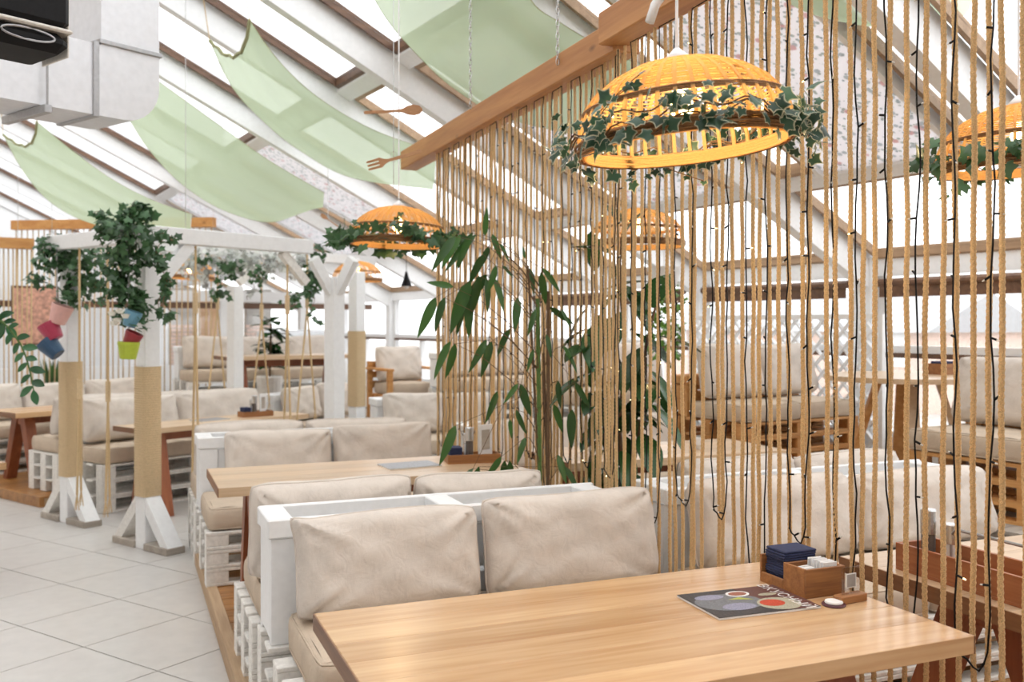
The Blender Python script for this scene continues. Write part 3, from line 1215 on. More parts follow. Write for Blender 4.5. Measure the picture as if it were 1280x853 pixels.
def rnd_dir(r, down=0.0):
    v = Vector((r.gauss(0, 1), r.gauss(0, 1), r.gauss(0, 1) - down))
    return v.normalized()

# ------------------------------------------------------------------ basket lamps
LPROF = [(.270, 0), (.278, .027), (.28, .05), (.274, .085), (.258, .122), (.228, .158), (.183, .19), (.128, .215), (.068, .23), (.025, .236)]


def lamp_r(z):
    for (r0, z0), (r1, z1) in zip(LPROF, LPROF[1:]):
        if z0 <= z <= z1:
            return r0 + (r1 - r0) * (z - z0) / (z1 - z0)
    return LPROF[-1][0]


def ring_pts(r, z, wob=0, seed=0, n=48):
    rs = random.Random(seed)
    p = rs.random() * 6
    return [(r * (1 + wob * math.sin(5 * a + p)) * math.cos(a), r * (1 + wob * math.sin(7 * a + p)) * math.sin(a), z + wob * .05 * math.sin(9 * a + p)) for a in [2 * math.pi * k / n for k in range(n + 1)]]


_lm = {}


def basket_lamp(loc, label, power, tilt=(0, 0), near=True, ztop=4.6, full=True):
    t = thing('basket_lamp', label, 'lamp', loc, 0, None)
    if 'rib' not in _lm:
        rib = MB()
        pts = [(r, 0, z) for r, z in LPROF]
        for sgn in (0,):
            vs = []
            for r, z in LPROF:
                for yy, dr in ((-.005, 0), (.005, 0), (.005, .0055), (-.005, .0055)):
                    sc = .35 + .65 * min(1, r / .15)
                    vs.append((r + dr, yy * sc, z))
            fs = []
            for i in range(len(LPROF) - 1):
                for k in range(4):
                    fs.append((i * 4 + k, i * 4 + (k + 1) % 4, (i + 1) * 4 + (k + 1) % 4, (i + 1) * 4 + k))
            rib.add(vs, fs)
        _lm['rib'] = rib.mesh('rib', rattan)
        wv = MB()
        z = .118
        i = 0
        while z < .234:
            wv.tube(ring_pts(lamp_r(z) + (.0025 if i % 2 else -.001), z, .003, i), .0026, 4, caps=False)
            z += .0078 if z < .2 else .0055 if z < .22 else .004
            i += 1
        _lm['weave'] = wv.mesh('woven_crown', rattan, True)
        bd = MB()
        for i in range(8):
            bd.tube(ring_pts(.267 + .0012 * (i % 2) + i * .0011, .002 + i * .0042, .002, i + 40), .0032, 5, caps=False)
        _lm['band'] = bd.mesh('rim_band', rattan, True)
        tw = MB()
        for i in range(7):
            tw.tube(ring_pts(lamp_r(.03) + .004 + .004 * (i % 3), .002 + i * .0055, .008, i + 80), .0038, 5, caps=False)
        _lm['twig'] = tw.mesh('willow_ring', rattan_d, True)
        up = MB()
        for i in range(3):
            up.tube(ring_pts(lamp_r(.112) + .005, .104 + i * .005, .004, i + 90), .003, 5, caps=False)
        _lm['upper'] = up.mesh('upper_ring', rattan_d, True)
        b = MB()
        b.lathe([(.0, .075), (.016, .079), (.03, .1), (.034, .12), (.028, .145), (.016, .17), (.013, .18)], 14)
        _lm['bulb'] = b.mesh('glow_bulb', bulbm, True)
        so = MB()
        so.lathe([(.0, .175), (.02, .175), (.02, .225), (.036, .236), (.036, .244), (.02, .258), (.008, .27), (0, .271)], 16)
        _lm['socket'] = so.mesh('socket', white, True)
    rot = (tilt[0], tilt[1], 0)
    e = Euler(rot).to_matrix()
    nr = 40 if near else 26
    for k in range(nr):
        o = obj('rib', _lm['rib'], t)
        o.rotation_euler = (e @ Matrix.Rotation(2 * math.pi * k / nr, 3, 'Z')).to_euler()
    for key, nm in (('weave', 'woven_crown'), ('band', 'rim_band'), ('twig', 'willow_ring'), ('upper', 'upper_ring'), ('socket', 'socket')):
        so_ = obj(nm, _lm[key], t, None, rot)
    obj('glow_bulb', _lm['bulb'], so_)
    hook = e @ Vector((0, 0, .265))
    MB().tube([hook, (hook.x, hook.y, .45), (hook.x, hook.y, ztop - loc[2])], .0042 if near else .003, 6).build('cord', white, t)
    li = bpy.data.lights.new('lamp_glow', 'POINT')
    li.energy = power
    li.color = (1.0, .75, .42)
    li.shadow_soft_size = .03
    lo = bpy.data.objects.new('lamp_glow', li)
    C.objects.link(lo)
    lo.parent = t
    lo.location = e @ Vector((0, 0, .09))
    return t, e


def garland(lamploc, e, label, n, size, seed, mat, single=True, strands=3, spread=1.0, trail=True):
    """ivy wound around a lamp's lower ring"""
    r = random.Random(seed)
    g = thing('ivy_garland', label, 'ivy', lamploc)
    me = leaf_mesh(IVY, mat)
    items = []
    vines = MB()
    for s in range(strands):
        ph = r.random() * 6.28
        pts = []
        for k in range(60):
            a = ph + 2 * math.pi * 1.05 * k / 59
            z = .03 + .02 * math.sin(3 * a + s) + .012 * s + .015 * math.sin(11 * a)
            rad = lamp_r(min(.2, max(0, z))) + .02 + .008 * math.sin(7 * a + s)
            pts.append(e @ Vector((rad * math.cos(a), rad * math.sin(a), z)))
        vines.tube(pts, .0022, 5)
        for k in range(n // strands):
            i = r.randrange(1, 59)
            p = pts[i]
            out = Vector((p.x, p.y, 0)).normalized()
            q = p + out * r.uniform(.004, .045 * spread) + Vector((0, 0, r.gauss(-.003, .026)))
            d = (out * r.uniform(-.1, .8) + Vector((0, 0, r.uniform(-1.1, .35))) + Vector((r.gauss(0, .5), r.gauss(0, .5), 0))).normalized()
            nr = (out + Vector((r.gauss(0, .35), r.gauss(0, .35), r.gauss(.25, .35))))
            items.append((q, frame(d, nr), size * r.uniform(.6, 1.2)))
    if trail:
        for s in range(5):
            a = r.random() * 6.28
            a2 = a + r.choice((-1, 1)) * r.uniform(.25, .7)
            z0, z1 = .04, r.choice((-.05, .1, .14, .17))
            pts = []
            for k in range(9):
                aa = a + (a2 - a) * k / 8
                z = z0 + (z1 - z0) * k / 8
                rad = lamp_r(max(0, min(.23, z))) + .012 + (.03 * k / 8 if z1 < 0 else 0)
                pts.append(e @ Vector((rad * math.cos(aa), rad * math.sin(aa), z)))
            vines.tube(pts, .0016, 4)
            for k in range(2, 9, 2):
                p = pts[k]
                out = Vector((p.x, p.y, 0)).normalized()
                d = (out * .4 + Vector((r.gauss(0, .5), r.gauss(0, .5), -.5))).normalized()
                items.append((p + out * .006, frame(d, out + Vector((0, 0, .4))), size * r.uniform(.5, .85)))
    vines.build('vine', stemm, g)
    if single:
        for p, M3, s in items:
            obj('leaf', me, g, p, M3.to_euler(), (s, s, s))
    else:
        joined_leaves(items, IVY, mat, 'leaves', g)
    return g


L1 = P(857, 187, 2.52)
l1, e_ = basket_lamp(L1, 'large glowing rattan basket lamp over the foreground table', 12.0, (-.03, -.085), True, 5.2)
garland(L1, e_, 'variegated ivy garland around the large glowing lamp over the foreground table', 235, .053, 5, ivyv, True, 3, 1.3)
L2 = Vector((3.02, 2.48, 2.2))
l2, e_ = basket_lamp(L2, 'rattan basket lamp across the curtain over the condiment crate table', 6.0, (0, -.05), True, 4.6)
garland(L2, e_, 'green ivy garland around the lamp over the condiment crate table', 110, .075, 9, ivym, True, 3, 1.6)
L3 = P(497, 307, 5.7)
l3, e_ = basket_lamp(L3, 'rattan basket lamp over the pale second pine table', 4.0, (0, .03), True, 4.9)
garland(L3, e_, 'thick dark ivy garland around the lamp over the second pine table', 210, .085, 12, ivym, True, 3, 2.6)
L4 = P(797, 309, 5.8)
l4, e_ = basket_lamp(L4, 'rattan basket lamp glowing behind the ficus across the curtain', 5.0, (0, 0), False, 4.0)
L5 = P(237, 349, 11.3)
l5, e_ = basket_lamp(L5, 'rattan basket lamp glowing behind the jute wrapped post', 3.0, (0, .05), False, 5.2)
L6 = P(447, 352, 11.0)
l6, e_ = basket_lamp(L6, 'rattan basket lamp glowing behind the white forked post', 3.0, (0, 0), False, 4.2)

# ------------------------------------------------------------------ things on the foreground table
TZ = PZ + .76
mg = thing('menu_magazine', 'glossy menu magazine with food photographs lying on the foreground table', 'magazine', (1.612, 2.195, TZ), -.05)
MB().box(-.16, .16, -.112, .112, 0, .006, .001).build('pages', paper, mg)
cover = plain('dark_cover_print', (.05, .045, .046), .45, .5, 30, spec=.25)
cv = MB().box(-.16, .16, -.112, .112, .006, .0072).build('cover', cover, mg)


def disc(rx, ry, cx, cy, z, n=26, w=0.0, ph=0):
    return [(cx + rx * math.cos(2 * math.pi * k / n + ph), cy + ry * math.sin(2 * math.pi * k / n + ph), z) for k in range(n)]


def flat(name, pts, mat, par):
    m = MB()
    n = len(pts)
    m.add(pts + [(p[0], p[1], p[2] - .0003) for p in pts], [tuple(range(n))] + [(k, k + n, (k + 1) % n + n, (k + 1) % n) for k in range(n)])
    return m.build(name, mat, par)


pr = [('brown_red', (.13, .055, .045)), ('plate_grey', (.17, .175, .19)), ('lilac', (.27, .27, .36)), ('cream', (.4, .38, .29)), ('chilli_red', (.5, .075, .04)), ('sauce', (.3, .11, .07)), ('lime', (.42, .45, .1)), ('white_print', (.8, .8, .8))]
PM = {n: plain('print_' + n, c, .5, .3, 60, spec=.25) for n, c in pr}
flat('printed_picture', [(.05, -.111, .0075), (.159, -.111, .0075), (.159, .111, .0075), (.02, .111, .0075)], PM['brown_red'], cv)
flat('printed_picture', disc(.1, .075, -.06, .0, .0078), PM['plate_grey'], cv)
flat('printed_picture', disc(.045, .022, -.09, .055, .0081), PM['lilac'], cv)
flat('printed_picture', disc(.05, .03, -.055, -.045, .0081), PM['lilac'], cv)
flat('printed_picture', disc(.062, .055, .065, -.055, .0081), PM['cream'], cv)
flat('printed_picture', disc(.036, .03, .05, -.045, .0084), PM['chilli_red'], cv)
flat('printed_picture', disc(.036, .026, .005, .06, .0084), PM['white_print'], cv)
flat('printed_picture', disc(.028, .018, .005, .06, .0087), PM['sauce'], cv)
flat('printed_picture', [(-.05, .02, .0084), (-.01, .03, .0084), (.02, .0, .0084), (-.02, .012, .0084)], PM['lime'], cv)
flat('printed_picture', disc(.03, .012, .085, .03, .0084), PM['cream'], cv)


def text_obj(name, body, size, par, loc, rot, mat, space=1.0):
    cu = bpy.data.curves.new(name, 'FONT')
    cu.body = body
    cu.size = size
    cu.align_x = 'CENTER'
    cu.extrude = .0002
    cu.space_character = space
    tmp = bpy.data.objects.new(name, cu)
    C.objects.link(tmp)
    dg = bpy.context.evaluated_depsgraph_get()
    me = bpy.data.meshes.new_from_object(tmp.evaluated_get(dg))
    bpy.data.objects.remove(tmp)
    bpy.data.curves.remove(cu)
    me.materials.clear()
    me.materials.append(mat)
    return obj(name, me, par, loc, rot)


text_obj('title_lettering', 'ВКУСНЫЙ', .046, cv, (.108, 0, .0083), (0, 0, -math.pi / 2), PM['white_print'], 1.1)

nb = thing('napkin_box', 'oak box holding navy napkins and sugar sachets on the foreground table', 'box', (1.785, 2.16, TZ))
for (x0, x1, y0, y1, z0, z1) in ((0, .14, 0, .008, 0, .082), (0, .14, .202, .21, 0, .082), (.132, .14, .008, .202, 0, .082), (.008, .132, .008, .202, 0, .008), (.0, .008, .008, .1, 0, .082), (.0, .008, .1, .202, 0, .03), (.008, .132, .095, .103, .008, .08)):
    MB().box(x0, x1, y0, y1, z0, z1, .0012).build('box_panel', oakbox, nb)
nk = MB()
for k in range(14):
    nk.box(.012 + .003 * math.sin(k), .127 + .002 * math.sin(k * 2.1), .107, .198, .009 + k * .0068, .0152 + k * .0068, .002)
for i_, p_ in enumerate(nk.v):
    nk.v[i_] = (p_[0], p_[1], p_[2] + .012 * max(0, p_[2] - .05) / .05 * math.sin(p_[0] * 22))
tag(nk.build('napkin_stack', navy), 'stack of navy paper napkins in the oak box on the foreground table', 'napkins').location = (1.785, 2.16, TZ)
rs_ = random.Random(4)
for row, (xa, n_) in enumerate(((.014, 9), (.066, 10))):
    for k in range(n_):
        m = MB().box(-.024, .024, -.0018, .0018, 0, .062 + .012 * row, .001)
        o = m.build('sugar_sachet', paper)
        o.location = (1.785 + xa + .03, 2.16 + .016 + k * .0078, TZ + .012 + .008 * row)
        o.rotation_euler = (rs_.uniform(-.14, .14), rs_.uniform(-.05, .05), rs_.uniform(-.06, .06))
        tag(o, 'white paper sugar sachet standing in the oak box on the foreground table', 'sachet', 'sugar sachets in the oak box')
        MB().box(-.012, .012, -.0024, -.0019, .03, .045).build('printed_mark', greyp, o)
cs = thing('card_stand', 'small clear acrylic card stand on an oak foot beside the napkin box', 'card stand', (1.885, 2.095, TZ), .1)
MB().box(-.05, .05, -.017, .017, 0, .022, .002).build('foot', oakbox, cs)
MB().box(-.032, .036, -.002, .002, .022, .098, .0005).build('card', glassmat('acrylic', .12, (.86, .84, .83)), cs)
MB().box(-.018, .02, -.0032, -.0022, .04, .08).build('printed_square', paper, cs)
MB().box(-.0155, .0175, -.0036, -.0032, .0425, .0775).build('printed_square', greyp, cs)
co = thing('coaster_pile', 'two round coasters stacked white over brown beside the napkin box', 'coaster', (1.818, 2.085, TZ))
MB().lathe([(0, 0), (.031, 0), (.033, .003), (.031, .006), (0, .006)], 26).build('lower_disc', plain('maroon', (.1, .03, .04), .4), co)
MB().lathe([(0, .006), (.023, .006), (.025, .009), (.023, .013), (0, .013)], 26).build('upper_disc', paper, co)

# ------------------------------------------------------------------ second table and right table settings
def grinder(loc, h, label, body, cap):
    t = thing('pepper_mill', label, 'pepper mill', loc)
    MB().lathe([(0, 0), (.024, 0), (.024, h * .12), (.021, h * .14), (.021, h * .6), (0, h * .6)], 18).build('glass_body', body, t)
    MB().lathe([(0, h * .6), (.0245, h * .6), (.0245, h * .98), (.022, h), (0, h)], 18).build('cap', cap, t)
    return t


smoke = plain('peppercorns', (.12, .1, .09), .5, .4, 120)
salt = plain('salt', (.75, .75, .76), .5, .05, 60)


def condiments(loc, rotz, label, where, n_open=True):
    """oak tray with a napkin pile, two mills and an acrylic card"""
    t = thing('condiment_tray', label, 'tray', loc, rotz)
    w, d, h = .30, .14, .05
    for (x0, x1, y0, y1, z0, z1) in ((0, w, 0, d, 0, .008), (0, w, 0, .008, .008, h), (0, w, d - .008, d, .008, h), (0, .008, .008, d - .008, .008, h), (w - .008, w, .008, d - .008, .008, h)):
        MB().box(x0, x1, y0, y1, z0, z1, .001).build('tray_panel', oakbox, t)
    q = at(loc, rotz, .05, .07, .009)
    m = MB()
    for k in range(9):
        m.box(-.035, .035, -.05, .05, k * .009, k * .009 + .008, .002)
    o = tag(m.build('napkin_stack', navy), 'navy napkins in the tray ' + where, 'napkins')
    o.location = q
    o.rotation_euler = (0, 0, rotz)
    grinder(at(loc, rotz, .13, .05, .009), .19, 'steel capped pepper mill in the tray ' + where, smoke, steel)
    grinder(at(loc, rotz, .13, .105, .009), .15, 'white salt mill in the tray ' + where, salt, steel)
    c = thing('card_holder', 'clear acrylic menu card holder in the tray ' + where, 'card holder', at(loc, rotz, .225, .07, .009), rotz + .5)
    MB().box(-.05, .05, -.02, .02, 0, .008, .001).build('foot', glass, c)
    MB().box(-.05, .05, -.004, .004, .008, .2, .001).build('sleeve', paper, c)
    MB().box(-.03, .03, -.0055, -.004, .06, .17).build('printed_card', greyboard, c)


condiments((1.66, 4.98, TZ), -.15, 'oak condiment tray beside the curtain on the second pine table', 'on the second pine table')
m2 = thing('menu_magazine', 'closed grey menu magazine on the second pine table', 'magazine', (1.45, 5.02, TZ), .1)
MB().box(-.15, .15, -.1, .1, 0, .006, .001).build('pages', paper, m2)
MB().box(-.15, .15, -.1, .1, .006, .0072).build('cover', plain('grey_cover', (.22, .23, .26), .3, .5, 18), m2)
# long crate on the right table
cr = thing('condiment_crate', 'long red brown crate with an iron handle on the table across the curtain', 'crate', (2.27, 1.86, TZ))
for (x0, x1, y0, y1, z0, z1) in ((0, .17, 0, .46, 0, .01), (0, .012, 0, .46, .01, .085), (.158, .17, 0, .46, .01, .085), (.012, .158, 0, .012, .01, .085), (.012, .158, .448, .46, .01, .085)):
    MB().box(x0, x1, y0, y1, z0, z1, .001).build('crate_panel', wood('crate_wood', (.3, .1, .04), (.42, .17, .07), .5, 'y', 1), cr)
MB().tube([(.085, .02, .06), (.085, .02, .13), (.085, .04, .15), (.085, .30, .15), (.085, .32, .13), (.085, .32, .06)], .005, 8).build('handle', greyp, cr)
grinder((2.325, 2.24, TZ + .011), .19, 'tall pepper mill with a steel cap in the long crate', smoke, steel)
grinder((2.37, 2.19, TZ + .011), .15, 'white salt mill with steel base in the long crate', salt, steel)
jar = thing('glass_jar', 'clip top glass jar standing near the end of the long crate', 'jar', (2.60, 2.02, TZ))
MB().lathe([(0, 0), (.05, 0), (.055, .01), (.055, .09), (.047, .105), (.047, .115)], 24).build('jar_body', glassmat('jar_glass', .14, (.93, .95, .95)), jar)
MB().lathe([(.05, .115), (.053, .118), (.05, .128), (0, .134)], 24).build('lid', glassmat('lid_glass', .2, (.9, .93, .93)), jar)
MB().tube(ring_pts(.051, .108, 0, 0, 24), .002, 5, caps=False).build('wire_bail', steel, jar)
MB().tube([(-.052, 0, .108), (-.07, 0, .09), (-.066, 0, .06), (-.055, 0, .07)], .002, 5).build('clasp', steel, jar)
# cups on the far right table
for k, (x, y) in enumerate(((2.6, 5.05), (2.75, 5.2), (3.3, 5.0))):
    t = thing('cup', 'white coffee cup on the table across the curtain behind the ficus', 'cup', (x, y, TZ), k, 'cups on the table across the curtain')
    MB().lathe([(0, 0), (.025, 0), (.04, .03), (.042, .07), (.038, .07), (.036, .03), (0, .008)], 18).build('bowl', paper, t)
    MB().tube([(.04, 0, .055), (.062, 0, .05), (.06, 0, .025), (.038, 0, .022)], .004, 6).build('handle', paper, t)

# ------------------------------------------------------------------ bamboo and ficus by the curtain
def pot(t, r, h, mat, name='pot'):
    MB().lathe([(0, 0), (r * .75, 0), (r, h * .9), (r * 1.06, h * .9), (r * 1.06, h), (r * .96, h), (r * .9, h * .86), (0, h * .86)], 22).build(name, mat, t)


BX = Vector((1.93, 4.22, PZ))
bp_ = thing('bamboo_plant', 'tall bamboo plant with drooping narrow leaves in front of the rope curtain', 'plant', BX)
pot(bp_, .13, .3, white)


def crop7(cx, cy, d):
    return P(500 + cx * .4574, 250 + cy * .4572, d) - BX


BD = 4.62
leafs = [(232, 97, 237, 20), (207, 96, 115, 192), (198, 90, 150, 190), (165, 95, 112, 187), (192, 108, 148, 187), (150, 100, 85, 192), (145, 238, 70, 222), (97, 268, 49, 377), (122, 268, 90, 362), (192, 222, 130, 367), (215, 208, 197, 327), (186, 262, 190, 377), (235, 214, 246, 312), (256, 214, 292, 306), (242, 128, 216, 195), (252, 94, 277, 163), (272, 120, 304, 171), (138, 388, 84, 492), (150, 394, 128, 492), (236, 383, 189, 472), (250, 388, 221, 486), (300, 353, 261, 428), (322, 268, 314, 362), (354, 188, 372, 263), (390, 188, 442, 253), (342, 160, 334, 124), (280, 180, 312, 212), (266, 524, 235, 612), (322, 503, 284, 557), (330, 504, 357, 598), (432, 495, 436, 572), (151, 618, 109, 727), (342, 650, 319, 722), (276, 703, 234, 767), (286, 714, 281, 808), (300, 714, 307, 812), (322, 778, 357, 818), (432, 698, 456, 778), (450, 730, 492, 797), (216, 730, 179, 832), (200, 735, 153, 783), (410, 294, 477, 342), (446, 399, 491, 472), (470, 574, 466, 682), (400, 368, 416, 432), (300, 600, 305, 655), (318, 575, 345, 645), (370, 300, 350, 372), (365, 410, 345, 470), (440, 300, 470, 350), (480, 500, 520, 575), (236, 205, 165, 300), (262, 180, 240, 262), (228, 150, 185, 235), (175, 300, 150, 372), (420, 560, 448, 640), (385, 200, 400, 290)]
bm_leaf = leaf_mesh(BAM, bambm)
rb = random.Random(21)
tw = MB()
for i, (ax, ay, bx_, by_) in enumerate(leafs):
    d0 = BD - .25 * (375 - ax) / 330 + rb.uniform(-.07, .07)
    a = crop7(ax, ay, d0)
    b = crop7(bx_, by_, d0 - rb.uniform(-.03, .07))
    v = b - a
    ln = v.length
    nr = (-FWD * rb.uniform(.5, 1.0) + Vector((0, 0, .35)) + RGT * rb.uniform(-.6, .6))
    o = obj('leaf', bm_leaf, bp_, a, frame(v, nr).to_euler(), (ln, ln * rb.uniform(.95, 1.2), ln))
    # twig back to the cane
    cy_ = min(830, ay + 60 + abs(375 - ax) * .55)
    s0 = crop7(378 + rb.uniform(-3, 6), cy_, BD)
    if i % 2 == 0:
        mid = (s0 + a) * .5 + Vector((0, 0, .05))
        tw.tube([s0, s0 * .65 + a * .35 + Vector((0, 0, .04)), s0 * .3 + a * .7 + Vector((0, 0, .04)), a], [.0028, .0022, .0016, .001], 5)
    else:
        j = leafs[i - 1]
        tw.tube([crop7(j[0], j[1], BD - .25 * (375 - j[0]) / 330), a], [.0014, .001], 5)
tw.build('twigs', stemm, bp_)
for k, (x0, y0, x1, y1, r_, mm) in enumerate(((376, 270, 386, 1120, .0095, greenstem), (405, 250, 404, 1120, .0085, stemm), (392, 420, 412, 1120, .006, stemm), (350, 180, 395, 1120, .005, stemm))):
    a, b = crop7(x0, y0, BD + .03 * k), crop7(x1, y1, BD + .03 * k)
    b.z = max(.25, b.z)
    n = 16
    pts, rad = [], []
    for q in range(n):
        pts += [a + (b - a) * (q / n), a + (b - a) * ((q + .04) / n)]
        rad += [r_ * 1.25, r_]
    MB().tube(pts, rad, 7).build('cane', mm, bp_)

FX = Vector((2.37, 4.28, PZ))
fp = thing('ficus_plant', 'rubber plant with broad dark glossy leaves behind the rope curtain', 'plant', FX)
pot(fp, .14, .32, terrac)
fleaf = leaf_mesh(FIC, ficusm)
rf_ = random.Random(8)
for k, (dx, dy, hh) in enumerate(((0, 0, 2.0), (.05, -.06, 1.65), (-.05, .07, 1.8))):
    n = 12
    pts = [Vector((dx * q / n * 2.2 + .03 * math.sin(q + k), dy * q / n * 2 + .03 * math.cos(q * .8 + k), .26 + (hh - .26) * q / n)) for q in range(n + 1)]
    MB().tube(pts, [.014 * (1 - .5 * q / n) for q in range(n + 1)], 7).build('trunk', stemm, fp)
    for q in range(28):
        s = .14 + .86 * (q + rf_.random()) / 28
        i = min(n - 1, int(s * n))
        p = pts[i].lerp(pts[i + 1], s * n - i)
        a = q * 2.4 + k + rf_.uniform(-.4, .4)
        el = rf_.uniform(-.9, .1) if s < .9 else rf_.uniform(.2, 1.2)
        d = Vector((math.cos(a) * math.cos(el), math.sin(a) * math.cos(el), math.sin(el)))
        pet = p + d * .05 + Vector((0, 0, .02))
        ln = rf_.uniform(.17, .29)
        obj('leaf', fleaf, fp, pet, frame(d + Vector((0, 0, -.25)), Vector((0, 0, 1)) + Vector((math.cos(a), math.sin(a), 0)) * .5).to_euler(), (ln, ln, ln))

# ------------------------------------------------------------------ sails of green voile under the roof
def interp(pts, s):
    n = len(pts) - 1
    x = s * n
    i = min(n - 1, int(x))
    f = x - i
    p0, p1, p2, p3 = pts[max(0, i - 1)], pts[i], pts[i + 1], pts[min(n, i + 2)]
    return .5 * ((2 * p1) + (p2 - p0) * f + (2 * p0 - 5 * p1 + 4 * p2 - p3) * f * f + (3 * p1 - p0 - 3 * p2 + p3) * f ** 3)


def sail(near, far, label, mat=greenfab, sag=.12, hem=True, lines=True, scallop=.1, hang=None):
    """near and far: surveyed points of the two long edges; gathered and scalloped at the upper end"""
    N, M_ = [P(*p) for p in near], [P(*p) for p in far]
    org = (N[0] + M_[0]) / 2
    t = thing('fabric_sail', label, 'fabric sail', org)
    ns, nw = 40, 14
    vs = []
    for i in range(ns + 1):
        s = i / ns
        a, b = interp(N, s) - org, interp(M_, s) - org
        ax = (interp(N, min(1, s + .05)) - interp(N, max(0, s - .05))).normalized()
        for j in range(nw + 1):
            w = j / nw
            p = a.lerp(b, w)
            p = p + Vector((0, 0, -sag * 4 * w * (1 - w)))
            p = p + ax * (scallop * 4 * w * (1 - w) * max(0, 1 - s * 3))
            fold = .012 * math.sin(w * 31) * (1 - .75 * s)
            p = p + Vector((0, 0, fold))
            vs.append(p)
    fs = [(i * (nw + 1) + j, i * (nw + 1) + j + 1, (i + 1) * (nw + 1) + j + 1, (i + 1) * (nw + 1) + j) for i in range(ns) for j in range(nw)]
    m = MB()
    m.add(vs, fs)
    vo_ = m.build('voile', mat, t, True)
    if hem:
        h = MB()
        h.tube(vs[:nw + 1], .014, 6)
        h.build('hem', hemm, vo_, True)
    e_ = MB()
    e_.tube([vs[i * (nw + 1)] for i in range(ns + 1)], .003, 4)
    e_.tube([vs[i * (nw + 1) + nw] for i in range(ns + 1)], .003, 4)
    stuff(e_.build('edge_seam', hemm, vo_))
    if lines:
        for c in (vs[0], vs[nw]):
            l = MB()
            w_ = Vector(c) + org
            top = Vector((w_.x - .12, w_.y, 0))
            xp = top.x * math.cos(PHI) + top.y * math.sin(PHI)
            top.z = rz(xp) - .02
            l.tube([c, top - org], .004, 5)
            l.build('tie_line', ropepale, t)
    return t


sail([(312, 25, 7.0), (345, 72, 7.3), (385, 112, 7.7), (430, 143, 8.1), (480, 168, 8.5), (545, 190, 9.0)],
     [(262, 50, 7.5), (290, 108, 7.8), (330, 152, 8.2), (375, 188, 8.6), (440, 222, 9.1), (540, 236, 9.8)],
     'sage green fabric sail with olive hem hanging above the second pine table')
sail([(193, 98, 8.8), (240, 132, 9.1), (290, 168, 9.5), (340, 203, 9.9), (405, 241, 10.4)],
     [(150, 128, 9.4), (185, 185, 9.7), (230, 232, 10.1), (285, 265, 10.5), (345, 277, 10.9), (402, 250, 10.8)],
     'sage green fabric sail hanging behind the bend of the duct', hem=False, scallop=0)
sail([(46, 152, 9.9), (90, 188, 10.2), (140, 224, 10.6), (190, 250, 11.0), (240, 268, 11.4)],
     [(4, 168, 10.5), (28, 212, 10.8), (60, 250, 11.2), (105, 276, 11.6), (165, 289, 12.0), (235, 284, 12.2)],
     'yellowish green fabric sail sagging below the long arm of the duct')
sail([(640, -60, 5.6), (665, 2, 5.7), (700, 28, 5.9), (740, 52, 6.1), (800, 80, 6.5), (880, 100, 7.0)],
     [(440, -60, 6.3), (478, 15, 6.4), (520, 66, 6.6), (570, 112, 6.9), (640, 150, 7.3), (760, 175, 7.9)],
     'wide sage green fabric sail hanging behind the pine beam', hem=False, scallop=0, sag=.16)
sail([(980, -140, 4.4), (1040, -70, 4.6), (1110, -35, 4.8), (1220, -20, 5.1)],
     [(940, -60, 5.0), (985, 2, 5.1), (1060, 24, 5.3), (1130, 26, 5.5), (1195, 2, 5.6)],
     'pale green fabric sail beyond the curtain near the tilted roof window', hem=False, scallop=0)

# ------------------------------------------------------------------ air duct
DA = math.radians(30)
dpos = P(199, 158, 5.6)
du = thing('air_duct', 'galvanised square air duct bending from its riser into a long level run', 'duct', dpos, DA)
# local x: along the level run (negative x runs off to the left), elbow at the right end
hw, hh = .20, .40
W0 = .40
prof = [(-3.2, 0.0), (-.22, 0.0)]
for k in range(9):
    a = math.pi / 2 * k / 8
    prof.append((-.22 + .22 * math.sin(a), .22 - .22 * math.cos(a)))
prof += [(0, .42)]
MB().prism([(-1.9, 0), ] + prof[1:] + [(-.36, .42), (-.36, .40), (-1.9, .40)], 'y', 0, W0).build('elbow_run', ductm, du)
MB().box(-.36, 0, 0, W0, .42, 2.6).build('riser', ductm, du)
MB().box(-.375, .015, -.015, W0 + .015, .405, .43, .003).build('flange', greyp, du)
MB().box(-.41, -.375, -.012, W0 + .012, -.012, .412, .003).build('flange', greyp, du)
MB().box(-.70, -.66, -.05, W0 + .05, -.045, -.002, .003).build('hanger_rail', greyp, du)
for yy in (-.035, W0 + .035):
    MB().tube([(-.68, yy, -.03), (-.68, yy, 2.4)], .006, 6).build('threaded_rod', greyp, du)

# black hanging unit in the corner
hu = thing('ceiling_speaker', 'black boxy ceiling unit with cream trim hanging beside the air duct', 'speaker', P(-6, 62, 3.3), .5)
MB().box(-.42, .2, -.14, .14, 0, .075, .03).build('lower_shell', blackp, hu)
MB().box(-.425, .205, -.145, .145, .072, .088, .006).build('trim_band', plain('cream_trim', (.7, .66, .6), .5), hu)
MB().box(-.42, .2, -.14, .14, .088, .46, .02).build('upper_shell', blackp, hu)
MB().tube([(.05 + .09 * math.cos(a), -.143, .04 + .02 * math.sin(a)) for a in [2 * math.pi * k / 20 for k in range(21)]], .004, 5).build('port_ring', greyp, hu)
MB().box(.205, .212, -.1, .1, .0, .46, .002).build('side_trim', plain('cream_trim', (.7, .66, .6), .5), hu)
MB().tube([(-.1, 0, .46), (-.1, 0, 2.6)], .012, 8).build('hanger', greyp, hu)

# ------------------------------------------------------------------ hanging wooden cutlery
wsp = wood('beech', (.42, .2, .09), (.55, .3, .15), .6, 'x', 1.5)
d_ = 5.2
sp = thing('spoon_and_fork_mobile', 'wooden spoon and fork threaded on a cord beside the pine beam', 'mobile', P(492, 240, d_))
org = P(492, 240, d_)


def loc2(u, v):
    return P(u, v, d_) - org


MB().tube([loc2(492, 238), loc2(492, 140), P(492, -260, d_) - org], .0022, 5).build('cord', steel, sp)


